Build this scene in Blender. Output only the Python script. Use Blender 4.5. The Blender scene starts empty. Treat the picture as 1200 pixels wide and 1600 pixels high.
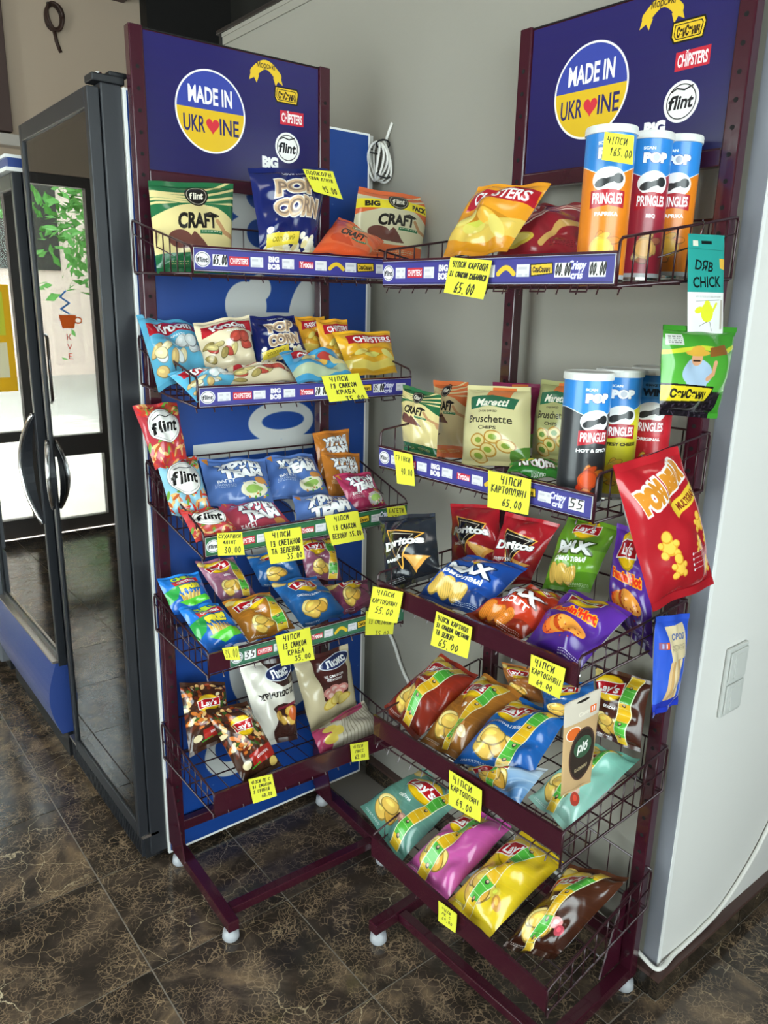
import bpy, bmesh, math, random
import numpy as np
from mathutils import Vector, Matrix, noise
sc = bpy.context.scene
COL = sc.collection
# ------------------------------------------------------------------ camera, light, exposure
CAM_F, YAW, PITCH, ROLL, CAM_H = 1202.8, 0.8952, 0.2643, 0.0229, 1.5
cd = bpy.data.cameras.new('camera'); cam = bpy.data.objects.new('camera', cd); COL.objects.link(cam)
_f = Vector((math.cos(YAW)*math.cos(PITCH), math.sin(YAW)*math.cos(PITCH), -math.sin(PITCH)))
_r = Vector((math.sin(YAW), -math.cos(YAW), 0)); _u = _r.cross(_f)
_r2 = _r*math.cos(ROLL)+_u*math.sin(ROLL); _u2 = -_r*math.sin(ROLL)+_u*math.cos(ROLL)
cam.matrix_world = Matrix(((_r2.x,_u2.x,-_f.x,0),(_r2.y,_u2.y,-_f.y,0),(_r2.z,_u2.z,-_f.z,CAM_H),(0,0,0,1)))
cd.sensor_fit = 'VERTICAL'; cd.sensor_height = 36.0; cd.lens = 36.0*CAM_F/1600.0
cd.clip_start = 0.02; cd.clip_end = 200
sc.camera = cam
sc.view_settings.view_transform = 'Standard'
try: sc.view_settings.look = 'None'
except Exception: pass
sc.view_settings.gamma = 1.0
sc.view_settings.use_curve_mapping = False
sc.view_settings.exposure = 0.8
w = bpy.data.worlds.new('World'); sc.world = w; w.use_nodes = True
bgn = w.node_tree.nodes['Background']; bgn.inputs[0].default_value = (0.94,0.965,1.0,1); bgn.inputs[1].default_value = 8.0
def portal(name, loc, rot, sx, sy):
    l = bpy.data.lights.new(name,'AREA'); l.shape='RECTANGLE'; l.size=sx; l.size_y=sy; l.cycles.is_portal=True
    o = bpy.data.objects.new(name,l); COL.objects.link(o); o.location=loc; o.rotation_euler=rot; return o
PI=math.pi
CEIL=3.6
# window openings: storefront in the far wall, windows behind the photographer
portal('portal_door',(0.25,5.2,1.1),(-PI/2,0,0),1.6,2.2)
portal('portal_window',(-.2,-2.05,1.6),(PI/2,0,0),3.4,2.2)
portal('portal_side',(-2.55,1.2,1.5),(0,-PI/2,0),2.2,2.6)

sd = bpy.data.lights.new('sun','SUN'); sd.energy = 9.0; sd.angle = 0.01; sd.color = (1,.96,.9)
so = bpy.data.objects.new('sun',sd); COL.objects.link(so); so.rotation_euler = Vector((.22,-.62,-.75)).to_track_quat('-Z','Y').to_euler()
# ------------------------------------------------------------------ helpers
def S2L(c):
    return tuple((x/12.92 if x<=0.04045 else ((x+0.055)/1.055)**2.4) for x in c)
def hx(h):
    h=h.lstrip('#'); return tuple(int(h[i:i+2],16)/255 for i in (0,2,4))
def lin(h): return S2L(hx(h))+(1,)
def newmat(name):
    m=bpy.data.materials.new(name); m.use_nodes=True
    return m, m.node_tree.nodes, m.node_tree.links, m.node_tree.nodes['Principled BSDF']
def mat(name,col,rough=0.5,metal=0,bump=0,bscale=60,coat=0,spec=None,var=0):
    m,n,l,p=newmat(name)
    p.inputs['Base Color'].default_value=lin(col); p.inputs['Roughness'].default_value=rough
    p.inputs['Metallic'].default_value=metal; p.inputs['Coat Weight'].default_value=coat
    if spec is not None: p.inputs['Specular IOR Level'].default_value=spec
    if bump or var:
        tc=n.new('ShaderNodeTexCoord'); nz=n.new('ShaderNodeTexNoise'); nz.inputs['Scale'].default_value=bscale
        nz.inputs['Detail'].default_value=4
        l.new(tc.outputs['Object'],nz.inputs['Vector'])
        if bump:
            b=n.new('ShaderNodeBump'); b.inputs['Strength'].default_value=bump; b.inputs['Distance'].default_value=0.002
            l.new(nz.outputs['Fac'],b.inputs['Height']); l.new(b.outputs['Normal'],p.inputs['Normal'])
        if var:
            mr=n.new('ShaderNodeMixRGB'); mr.blend_type='MULTIPLY'; mr.inputs['Fac'].default_value=var
            cr=n.new('ShaderNodeValToRGB'); cr.color_ramp.elements[0].position=0.3; cr.color_ramp.elements[1].position=0.7
            cr.color_ramp.elements[0].color=(0.5,0.5,0.5,1)
            l.new(nz.outputs['Fac'],cr.inputs['Fac']); mr.inputs['Color1'].default_value=lin(col)
            l.new(cr.outputs['Color'],mr.inputs['Color2']); l.new(mr.outputs['Color'],p.inputs['Base Color'])
    return m
M={}
M['burg']=mat('burgundy_paint','3c1220',0.2,bump=0.15,bscale=40,coat=0.4)
M['wire']=mat('burgundy_wire','301019',0.3,coat=0.3)
M['hole']=mat('dark_hole','0c0808',0.9)
M['white_plastic']=mat('white_plastic','dcdcd8',0.35)
M['switch']=mat('switch_plastic','c9cac6',0.3)
M['grey_plastic']=mat('grey_plastic','a9abb0',0.4)
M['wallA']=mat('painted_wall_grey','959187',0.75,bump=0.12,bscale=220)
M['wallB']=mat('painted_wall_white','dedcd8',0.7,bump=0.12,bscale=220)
M['wallfar']=mat('painted_wall_greige','dcc6ae',0.8,bump=0.1,bscale=150)
M['darkpanel']=mat('dark_wall','1e1c1b',0.7)
M['darkgrey']=mat('dark_grey_wall','45423d',0.8)
M['brown']=mat('brown_trim','4c3530',0.4,bump=0.1,bscale=30)
M['brownlam']=mat('brown_laminate','5b4742',0.55)
M['pale']=mat('pale_trim','d9d2c8',0.5)
M['toptrim']=mat('dark_top_trim','1e1715',.5)
M['ceil']=mat('ceiling_paint','98948c',0.9)
M['strip']=mat('grey_corner_strip','82848c',0.5)
M['fr_dark']=mat('fridge_graphite','212328',0.4,bump=0.06,bscale=300)
M['fr_black']=mat('fridge_black_plastic','15161a',0.5)
M['fr_in']=mat('fridge_liner','b9b7b2',0.5)
M['fr_grey']=mat('fridge_grey','6b6e74',0.4)
M['fr_blue']=mat('fridge_blue_panel','2c4384',0.3,bump=0.3,bscale=400)
M['chrome']=mat('chrome','d8d8d8',0.18,metal=1)
M['alu']=mat('brushed_aluminium','b3a9a2',0.3,metal=0.9)
M['doorframe']=mat('door_frame_dark','4d443f',0.4)
M['white']=mat('white_trim','ececea',0.4)
M['cable']=mat('white_cable','e6e4de',0.45)
M['brcable']=mat('brown_cable','4a342c',0.5)
M['foil']=mat('pouch_back_foil','d9dadd',0.35,metal=0.2,bump=0.3,bscale=90)
M['kraft']=mat('kraft_card','b48a5f',0.8)
def glassmat(name,tint='e8eeee',ior=1.5,rough=0.0):
    m,n,l,p=newmat(name); n.remove(p); out=n['Material Output']
    t=n.new('ShaderNodeBsdfTransparent'); t.inputs[0].default_value=lin(tint)
    g=n.new('ShaderNodeBsdfGlossy'); g.inputs['Roughness'].default_value=rough
    fr=n.new('ShaderNodeFresnel'); fr.inputs['IOR'].default_value=ior
    mx=n.new('ShaderNodeMixShader'); l.new(fr.outputs[0],mx.inputs[0]); l.new(t.outputs[0],mx.inputs[1]); l.new(g.outputs[0],mx.inputs[2])
    l.new(mx.outputs[0],out.inputs['Surface']); return m
M['glass']=glassmat('window_glass','e4eae8',1.45)
M['fglass']=glassmat('fridge_glass','c9cccc',2.3)

class MB:
    """collects shapes into one bmesh"""
    def __init__(s): s.bm=bmesh.new()
    def box(s,x0,x1,y0,y1,z0,z1,mx=None):
        vs=[s.bm.verts.new(v) for v in ((x0,y0,z0),(x1,y0,z0),(x1,y1,z0),(x0,y1,z0),(x0,y0,z1),(x1,y0,z1),(x1,y1,z1),(x0,y1,z1))]
        if mx:
            for v in vs: v.co=mx@v.co
        for f in ((0,3,2,1),(4,5,6,7),(0,1,5,4),(1,2,6,5),(2,3,7,6),(3,0,4,7)): s.bm.faces.new([vs[i] for i in f])
        return s
    def hexa(s,pts):
        vs=[s.bm.verts.new(v) for v in pts]
        for f in ((0,3,2,1),(4,5,6,7),(0,1,5,4),(1,2,6,5),(2,3,7,6),(3,0,4,7)): s.bm.faces.new([vs[i] for i in f])
        return s
    def tube(s,pts,r,n=6,cap=True):
        pts=[Vector(p) for p in pts]; rings=[]
        k=len(pts); up=None
        for i,p in enumerate(pts):
            d=(pts[min(i+1,k-1)]-pts[max(i-1,0)]).normalized()
            if up is None: up=Vector((0,0,1)) if abs(d.z)<0.9 else Vector((1,0,0))
            a=d.cross(up).normalized(); b=a.cross(d).normalized(); up=b
            rings.append([s.bm.verts.new(p+(a*math.cos(2*PI*j/n)+b*math.sin(2*PI*j/n))*r) for j in range(n)])
        for i in range(k-1):
            for j in range(n):
                s.bm.faces.new((rings[i][j],rings[i][(j+1)%n],rings[i+1][(j+1)%n],rings[i+1][j]))
        if cap: s.bm.faces.new(rings[0]); s.bm.faces.new(rings[-1])
        return s
    def lathe(s,prof,c=(0,0,0),n=24,axis='z'):
        rings=[]
        for (r,z) in prof:
            ring=[]
            for j in range(n):
                a=2*PI*j/n; v=(r*math.cos(a),r*math.sin(a),z)
                if axis=='y': v=(v[0],v[2],v[1])
                if axis=='x': v=(v[2],v[0],v[1])
                ring.append(s.bm.verts.new((v[0]+c[0],v[1]+c[1],v[2]+c[2])))
            rings.append(ring)
        for i in range(len(rings)-1):
            for j in range(n): s.bm.faces.new((rings[i][j],rings[i][(j+1)%n],rings[i+1][(j+1)%n],rings[i+1][j]))
        s.bm.faces.new(rings[0]); s.bm.faces.new(rings[-1]); return s
    def build(s,name,m=None,parent=None,bevel=0,smooth=False):
        bmesh.ops.recalc_face_normals(s.bm,faces=s.bm.faces)
        me=bpy.data.meshes.new(name); s.bm.to_mesh(me); s.bm.free()
        o=bpy.data.objects.new(name,me); COL.objects.link(o)
        if m is not None: me.materials.append(M[m] if isinstance(m,str) else m)
        if smooth:
            for p in me.polygons: p.use_smooth=True
        if bevel:
            b=o.modifiers.new('bevel','BEVEL'); b.width=bevel; b.segments=2; b.limit_method='ANGLE'
        if parent: o.parent=parent
        return o
def empty(name,loc=(0,0,0),rz=0):
    o=bpy.data.objects.new(name,None); COL.objects.link(o); o.location=loc; o.rotation_euler=(0,0,rz); o.empty_display_size=0.05; return o
def tag(o,label,cat,group=None):
    o['label']=label; o['category']=cat
    if group: o['group']=group
    return o
def struct(o): o['kind']='structure'; return o
def unparent_space(o,root):
    """child mesh built in world coordinates under a moved root"""
    o.parent=root; o.matrix_parent_inverse=root.matrix_basis.inverted(); return o

# ------------------------------------------------------------------ print painter (flat print for packs, signs and strips)
_masks={}
def word(s,bold=0.0):
    k=(s,bold)
    if k in _masks: return _masks[k]
    cu=bpy.data.curves.new('tmp','FONT'); cu.body=s; cu.offset=bold; cu.resolution_u=3
    ob=bpy.data.objects.new('tmp',cu); COL.objects.link(ob)
    me=ob.to_mesh(); me.calc_loop_triangles()
    n=len(me.vertices); co=np.zeros(n*3,np.float32); me.vertices.foreach_get('co',co); co=co.reshape(-1,3)[:,:2]
    tr=np.zeros(len(me.loop_triangles)*3,np.int32); me.loop_triangles.foreach_get('vertices',tr); tr=tr.reshape(-1,3)
    ob.to_mesh_clear(); bpy.data.objects.remove(ob); bpy.data.curves.remove(cu)
    R=56.0
    if n==0: return (np.zeros((4,4),np.float32),0,0,R,1)
    x0=co[:,0].min()-0.06; x1=co[:,0].max()+0.06; y0=-0.3; y1=1.1
    W=int((x1-x0)*R)+2; H=int((y1-y0)*R)+2
    mk=np.zeros((H,W),np.float32); P=(co-[x0,y0])*R
    for a,b,c in tr:
        A,B,C_=P[a],P[b],P[c]
        mnx=max(0,int(min(A[0],B[0],C_[0])-.5)); mxx=min(W,int(max(A[0],B[0],C_[0])+1.5))
        mny=max(0,int(min(A[1],B[1],C_[1])-.5)); mxy=min(H,int(max(A[1],B[1],C_[1])+1.5))
        den=(B[0]-A[0])*(C_[1]-A[1])-(C_[0]-A[0])*(B[1]-A[1])
        if abs(den)<1e-6 or mxx<=mnx or mxy<=mny: continue
        X=np.arange(mnx,mxx)[None,:]+.5; Y=np.arange(mny,mxy)[:,None]+.5
        u=((X-A[0])*(C_[1]-A[1])-(C_[0]-A[0])*(Y-A[1]))/den
        v=((B[0]-A[0])*(Y-A[1])-(X-A[0])*(B[1]-A[1]))/den
        mk[mny:mxy,mnx:mxx][(u>=-.01)&(v>=-.01)&(u+v<=1.01)]=1
    r=(mk,x0,y0,R,co[:,0].max()-co[:,0].min()); _masks[k]=r
    return r
def dil(mk,r):
    o=mk.copy()
    for k in range(r):
        p=o.copy(); p[1:]=np.maximum(p[1:],o[:-1]); p[:-1]=np.maximum(p[:-1],o[1:])
        q=p.copy(); q[:,1:]=np.maximum(q[:,1:],p[:,:-1]); q[:,:-1]=np.maximum(q[:,:-1],p[:,1:]); o=q
    return o
class CV:
    """canvas: x 0..1 left to right, y 0..asp top to bottom"""
    def __init__(s,asp,bg,res=240):
        s.W=res; s.H=max(8,int(res*asp)); s.asp=asp; s.a=np.empty((s.H,s.W,3),np.float32); s.a[:]=hx(bg)
        s.rng=np.random.RandomState(5)
    def reg(s,x0,y0,x1,y1):
        i0=max(0,int(x0*s.W)-1); i1=min(s.W,int(x1*s.W)+2); j0=max(0,int(y0*s.W)-1); j1=min(s.H,int(y1*s.W)+2)
        if i1<=i0 or j1<=j0: return None
        X=(np.arange(i0,i1)[None,:]+.5)/s.W; Y=(np.arange(j0,j1)[:,None]+.5)/s.W
        return s.a[j0:j1,i0:i1],X,Y
    def put(s,v,al,col):
        al=np.clip(al,0,1)[...,None]; v[:]=v*(1-al)+np.array(hx(col),np.float32)*al
    def rect(s,x0,y0,x1,y1,col,al=1):
        g=s.reg(x0,y0,x1,y1)
        if g is None: return s
        v,X,Y=g; s.put(v,((X>=x0)&(X<=x1)&(Y>=y0)&(Y<=y1))*al*1.0,col); return s
    def ell(s,cx,cy,rx,ry,col,rot=0,al=1,ring=0):
        R=max(rx,ry); g=s.reg(cx-R,cy-R,cx+R,cy+R)
        if g is None: return s
        v,X,Y=g; c,n=math.cos(math.radians(rot)),math.sin(math.radians(rot))
        x=((X-cx)*c+(Y-cy)*n)/rx; y=(-(X-cx)*n+(Y-cy)*c)/ry
        d=(1-np.sqrt(x*x+y*y))*min(rx,ry)*s.W+.5
        A=np.clip(d,0,1)
        if ring: A=A*np.clip(ring*s.W-d+1,0,1)
        s.put(v,A*al,col); return s
    def poly(s,pts,col,al=1):
        xs=[p[0] for p in pts]; ys=[p[1] for p in pts]; g=s.reg(min(xs),min(ys),max(xs),max(ys))
        if g is None: return s
        v,X,Y=g; ins=np.zeros((Y.shape[0],X.shape[1]),bool)
        for i in range(len(pts)):
            (xa,ya),(xb,yb)=pts[i],pts[(i+1)%len(pts)]
            if ya==yb: continue
            ins^=((Y>ya)!=(Y>yb))&(X<(xb-xa)*(Y-ya)/(yb-ya)+xa)
        s.put(v,ins*al*1.0,col); return s
    def line(s,pts,wd,col,al=1):
        for (xa,ya),(xb,yb) in zip(pts[:-1],pts[1:]):
            g=s.reg(min(xa,xb)-wd,min(ya,yb)-wd,max(xa,xb)+wd,max(ya,yb)+wd)
            if g is None: continue
            v,X,Y=g; dx,dy=xb-xa,yb-ya; L=dx*dx+dy*dy+1e-9
            t=np.clip(((X-xa)*dx+(Y-ya)*dy)/L,0,1); d=np.hypot(X-xa-t*dx,Y-ya-t*dy)
            s.put(v,np.clip((wd/2-d)*s.W+.5,0,1)*al,col)
        return s
    def grad(s,y0,y1,c0,c1):
        g=s.reg(0,y0,1,y1); v,X,Y=g; t=np.clip((Y-y0)/(y1-y0),0,1)[...,None]
        v[:]=np.array(hx(c0))*(1-t)+np.array(hx(c1))*t; return s
    def txt(s,t,cx,cy,h,col,w=None,rot=0,sh=0,b=0.02,oc=None,ow=0.02):
        if t=='flint':
            k=math.radians(rot); a=.37*w; e=.13*w
            s.txt('f',cx-a*math.cos(k),cy-a*math.sin(k),h,col,w*.26,rot,sh,b); return s.txt('lint',cx+e*math.cos(k),cy+e*math.sin(k),h,col,w*.74,rot,sh,b)
        mk,x0,y0,R,tw=word(t,b)
        sy=h/0.72
        if w and s.W<=340: w*=.88   # keep clear of the rounded sides of a pack
        sx=sy if w is None else w/tw
        H,W=mk.shape; mxc=x0+W/R/2
        def blit(mk,col):
            R_=max(sx*W/R,sy*1.4)*0.75+0.03; g=s.reg(cx-R_,cy-R_,cx+R_,cy+R_)
            if g is None: return
            v,X,Y=g; c,n=math.cos(math.radians(rot)),math.sin(math.radians(rot))
            lx=(X-cx)*c+(Y-cy)*n; ly=-(X-cx)*n+(Y-cy)*c
            ty=0.36-ly/sy; tx=(lx-sh*(-ly))/sx+mxc
            i=(tx-x0)*R-.5; j=(ty-y0)*R-.5
            k=(i>=0)&(i<W-1)&(j>=0)&(j<H-1); ii=np.clip(i,0,W-1.001); jj=np.clip(j,0,H-1.001)
            i0=ii.astype(int); j0=jj.astype(int); fi=ii-i0; fj=jj-j0
            i1=np.minimum(i0+1,W-1); j1=np.minimum(j0+1,H-1)
            A=mk[j0,i0]*(1-fi)*(1-fj)+mk[j0,i1]*fi*(1-fj)+mk[j1,i0]*(1-fi)*fj+mk[j1,i1]*fi*fj
            s.put(v,A*k,col)
        if oc: blit(dil(mk,max(1,int(ow*R*2))),oc)
        blit(mk,col); return s
    def small(s,x0,y0,x1,n,col,al=.8):
        """rows of fine print"""
        for k in range(n):
            y=y0+k*0.022; x=x0
            while x<x1:
                l=s.rng.uniform(.01,.04); s.rect(x,y,min(x+l,x1),y+.009,col,al); x+=l+.012
        return s
    def chips(s,cx,cy,r,n,cols,sq=.7,spread=None):
        sp=spread or r*1.2
        for k in range(n):
            x=cx+s.rng.uniform(-sp,sp); y=cy+s.rng.uniform(-sp,sp)*.7; a=s.rng.uniform(0,180)
            c=cols[k%len(cols)]
            s.ell(x,y,r,r*sq,shade(c,.62),a); s.ell(x-.004,y-.005,r*.9,r*sq*.88,c,a)
            s.ell(x-r*.2,y-r*.15,r*.45,r*sq*.3,shade(c,1.25),a,al=.6)
        return s
    def img(s,name):
        im=bpy.data.images.new(name,s.W,s.H); a=np.ones((s.H,s.W,4),np.float32); a[...,:3]=s.a[::-1]
        im.pixels.foreach_set(np.clip(a,0,1).ravel()); im.update(); im.pack(); return im
def shade(c,f):
    if not isinstance(c,str): return c
    r=hx(c); return '%02x%02x%02x'%tuple(int(max(0,min(255,x*255*f))) for x in r)
def printmat(name,cv,rough=0.3,bump=0.3,bscale=55,coat=0.25):
    m,n,l,p=newmat(name)
    t=n.new('ShaderNodeTexImage'); t.image=cv.img(name); t.extension='EXTEND'
    l.new(t.outputs['Color'],p.inputs['Base Color']); p.inputs['Roughness'].default_value=rough; p.inputs['Coat Weight'].default_value=coat
    p.inputs['Coat Roughness'].default_value=0.12
    if bump:
        tc=n.new('ShaderNodeTexCoord'); nz=n.new('ShaderNodeTexNoise'); nz.noise_type='RIDGED_MULTIFRACTAL'; nz.inputs['Scale'].default_value=bscale*.3; nz.inputs['Detail'].default_value=2.5; nz.inputs['Distortion'].default_value=.7
        b=n.new('ShaderNodeBump'); b.inputs['Strength'].default_value=bump; b.inputs['Distance'].default_value=0.0035
        l.new(tc.outputs['Object'],nz.inputs['Vector']); l.new(nz.outputs['Fac'],b.inputs['Height']); l.new(b.outputs['Normal'],p.inputs['Normal'])
    return m
# handwriting strokes (0..1 wide, 0 top .. 1 bottom)
HW={'А':[[(0,1),(.5,0),(.95,1)],[(.2,.6),(.8,.6)]],'Б':[[(.9,0),(.1,0),(.1,1),(.8,.95),(.8,.5),(.1,.5)]],'В':[[(.1,1),(.1,0),(.7,.1),(.65,.45),(.1,.5),(.8,.6),(.75,.95),(.1,1)]],
'Г':[[(.1,1),(.1,0),(.9,.05)]],'Д':[[(0,1.1),(.1,.9),(.9,.9),(1,1.1)],[(.2,.9),(.45,0),(.8,.05),(.8,.9)]],'Е':[[(.9,0),(.1,0),(.1,1),(.9,1)],[(.1,.5),(.7,.48)]],'З':[[(.1,.1),(.7,0),(.7,.4),(.3,.5),(.8,.6),(.7,1),(.1,.95)]],
'И':[[(.1,0),(.1,1),(.9,0),(.9,1)]],'І':[[(.5,0),(.5,1)]],'К':[[(.1,0),(.1,1)],[(.9,0),(.1,.55),(.9,1)]],'Л':[[(0,1),(.35,0),(.9,.02),(.9,1)]],'М':[[(0,1),(.15,0),(.5,.7),(.85,0),(1,1)]],
'Н':[[(.1,0),(.1,1)],[(.9,0),(.9,1)],[(.1,.5),(.9,.45)]],'О':[[(.5,0),(.1,.3),(.1,.75),(.5,1),(.9,.7),(.9,.3),(.5,0)]],'П':[[(.1,1),(.1,0),(.9,.02),(.9,1)]],'Р':[[(.1,1),(.1,0),(.8,.08),(.75,.5),(.1,.55)]],
'С':[[(.9,.1),(.4,0),(.1,.4),(.2,.9),(.9,.95)]],'Т':[[(0,.02),(1,0)],[(.5,0),(.5,1)]],'У':[[(.1,0),(.5,.55)],[(.95,0),(.3,1)]],'Ф':[[(.5,0),(.5,1)],[(.5,.2),(.1,.35),(.1,.6),(.5,.75),(.9,.6),(.9,.35),(.5,.2)]],
'Х':[[(0,0),(1,1)],[(1,0),(0,1)]],'Ч':[[(.1,0),(.15,.5),(.85,.5)],[(.9,0),(.85,1)]],'Ю':[[(0,0),(0,1)],[(0,.5),(.35,.5)],[(.65,0),(.35,.4),(.45,.95),(.8,.95),(1,.5),(.65,0)]],'Я':[[(.9,1),(.9,0),(.2,.1),(.2,.5),(.9,.55)],[(.6,.55),(.1,1)]],'Ь':[[(.1,0),(.1,1),(.8,.95),(.8,.5),(.1,.5)]],
'0':[[(.5,0),(.15,.3),(.15,.75),(.5,1),(.85,.7),(.85,.3),(.5,0)]],'1':[[(.2,.3),(.6,0),(.5,1)]],'2':[[(.1,.2),(.5,0),(.8,.25),(.1,1),(.9,1)]],'3':[[(.1,.05),(.8,.05),(.4,.42),(.85,.65),(.6,1),(.1,.9)]],'4':[[(.3,0),(.1,.55),(.85,.55)],[(.75,.1),(.7,1)]],
'5':[[(.9,0),(.25,0),(.2,.42),(.8,.5),(.75,.9),(.1,1)]],'6':[[(.75,0),(.2,.45),(.2,.95),(.75,.95),(.8,.55),(.2,.6)]],'8':[[(.5,0),(.15,.2),(.85,.7),(.5,1),(.15,.75),(.85,.22),(.5,0)]],'9':[[(.8,.4),(.25,.45),(.25,.05),(.8,.05),(.75,1)]],'.':[[(.3,.95),(.4,1)]],"'":[[(.3,0),(.2,.2)]]}
def hand(cv,t,x0,y0,h,wd=None,lw=.014,col='14120f',tilt=0.0,slant=.12):
    rng=random.Random(hash(len(t))+int(y0*100)); n=len(t); cw=(wd/n) if wd else h*.7
    for i,ch in enumerate(t):
        for st in HW.get(ch,[]):
            ox=x0+i*cw; oy=y0+i*cw*tilt+rng.uniform(-.04,.04)*h; k=rng.uniform(.92,1.08)
            cv.line([(ox+px*cw*.72+(1-py)*h*slant,oy+py*h*k) for px,py in st],lw,col)
    return cv
# ------------------------------------------------------------------ pack designs
CR=['e8bd5a','f0cf78','dca844','f3d98c']
def ribbon_logo(c,cx,cy,r,rot=-8,col='f2c318',rcol='b3161e'):
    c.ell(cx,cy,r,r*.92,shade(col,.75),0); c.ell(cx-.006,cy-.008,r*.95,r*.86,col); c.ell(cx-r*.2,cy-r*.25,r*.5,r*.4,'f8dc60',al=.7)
    k=math.radians(rot); co,si=math.cos(k),math.sin(k)
    def T(x,y): return (cx+(x*co-y*si)*r,cy+(x*si+y*co)*r)
    c.poly([T(-1.02,-.30),T(-.4,-.48),(T(.5,-.42)),T(1.04,-.52),T(.98,.42),T(.3,.42),T(-.4,.40),T(-.98,.52)],'f6efe2')
    c.poly([T(-.97,-.25),T(-.4,-.42),(T(.5,-.36)),T(.98,-.45),T(.92,.36),T(.3,.36),T(-.4,.34),T(-.93,.45)],rcol)
    c.txt("Lay's",cx,cy,r*.52,'ffffff',w=r*1.62,rot=rot,sh=.12,b=.03)
def lays(bg,flav='',bg2=None,chip=CR,food=None,res=320,asp=1.45,cy=.38,lx=.5):
    c=CV(asp,bg,res); b2=bg2 or shade(bg,.72)
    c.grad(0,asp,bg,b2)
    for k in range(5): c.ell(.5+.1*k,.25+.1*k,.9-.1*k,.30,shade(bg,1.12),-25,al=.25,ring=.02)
    c.ell(.12,.16,.13,.10,'e3bd5c',20); c.ell(.115,.155,.11,.08,'f0d685',20)
    ribbon_logo(c,lx,cy,.29)
    c.txt(flav,.45,cy+.36,.05,'ffffff',w=min(.6,.05*len(flav)),b=.03)
    c.chips(.40,asp-.34,.17,5,chip,.72,.16)
    if food:
        for k,(fc) in enumerate(food): c.ell(.68+.12*(k%2),asp-.42+.09*k,.10,.07,fc,30*k); c.ell(.67+.12*(k%2),asp-.43+.09*k,.05,.03,shade(fc,1.3),30*k)
    c.small(.08,asp-.09,.4,2,'ffffff',.7)
    return c
def laysgrill(res=200):
    c=CV(1.6,'3c2216',res)
    for k in range(150):
        x,y=c.rng.uniform(0,1),c.rng.uniform(.08,1.1)
        c.ell(x,y,c.rng.uniform(.03,.08),c.rng.uniform(.02,.05),['8c3a1c','c9702c','5a2612','e0b070','6f2c18','3d5a22','d9c9a0'][k%7],c.rng.uniform(0,180))
    ribbon_logo(c,.5,.55,.24,0)
    c.poly([(.3,1.15),(.95,1.02),(1,1.3),(.35,1.4)],'a4241c'); c.txt('ШАШЛИК',.64,1.2,.05,'ffffff',w=.4,rot=-12)
    c.ell(.2,1.3,.1,.08,'d9c9a0'); c.ell(.85,1.42,.12,.09,'e6c46a'); c.line([(.3,1.4),(.5,1.35)],.03,'3d8a2a')
    return c
def maxi(bg,sub,chip=CR,dark=None,res=320):
    c=CV(1.25,bg,res); c.grad(0,1.25,bg,dark or shade(bg,.6)); c.poly([(0,.75),(1,.5),(1,.9),(0,1.1)],shade(bg,1.2),.5)
    ribbon_logo(c,.55,.20,.20,-6)
    c.txt('MAX',.52,.54,.20,'f4f4f4',w=.78,rot=-4,b=.06,oc=shade(bg,.5),ow=.04)
    c.txt(sub,.55,.74,.09,'ffffff',w=.6,rot=-4,b=.04)
    for k in range(3):
        x=.25+.17*k; c.ell(x,1.0,.11,.17,shade(chip[0],.7),20); c.ell(x-.005,.995,.10,.16,chip[0],20)
        for j in range(6): c.line([(x-.08+.03*j,.88),(x-.06+.03*j,1.12)],.008,shade(chip[0],.8))
    c.small(.55,1.12,.95,3,'ffffff',.6); return c
def flamin(res=320):
    c=CV(1.3,'5a2a96',res); c.grad(0,1.3,'6632a6','40207a'); ribbon_logo(c,.5,.26,.28,-8)
    c.txt("Flamin'Hot",.52,.60,.11,'e9301c',w=.8,rot=-6,b=.05,oc='f5a11e',ow=.05)
    for k in range(5): c.ell(.4+.06*k,.93-.02*k,.22,.12,['d8531c','f07a28','e8952f','c84a16','f5a040'][k],-18+6*k)
    for k in range(30): c.ell(c.rng.uniform(.2,.8),c.rng.uniform(.8,1.05),.012,.01,'a32310')
    c.small(.6,1.15,.95,4,'ffffff',.7); return c
def dori(bg,sub,tri='f2b04a'):
    c=CV(1.25,bg,340); c.grad(0,1.25,shade(bg,1.15),shade(bg,.75))
    c.poly([(.22,.28),(.86,.42),(.42,.98)],'1a1416'); c.line([(.22,.28),(.86,.42),(.42,.98),(.22,.28)],.022,tri)
    c.line([(.30,.36),(.74,.44),(.42,.84),(.30,.36)],.010,'f5e6cc')
    c.txt('Doritos',.5,.55,.14,'ffffff',w=.86,b=.05,oc='1a1416',ow=.018)
    c.txt(sub,.34,.80,.05,'ffffff',w=.4,b=.04)
    c.poly([(.55,.78),(.95,.90),(.66,1.12)],'e2a04a'); c.poly([(.6,.82),(.86,.9),(.68,1.04)],'edba6a')
    c.small(.1,1.1,.4,3,'ffffff',.6); return c
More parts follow.
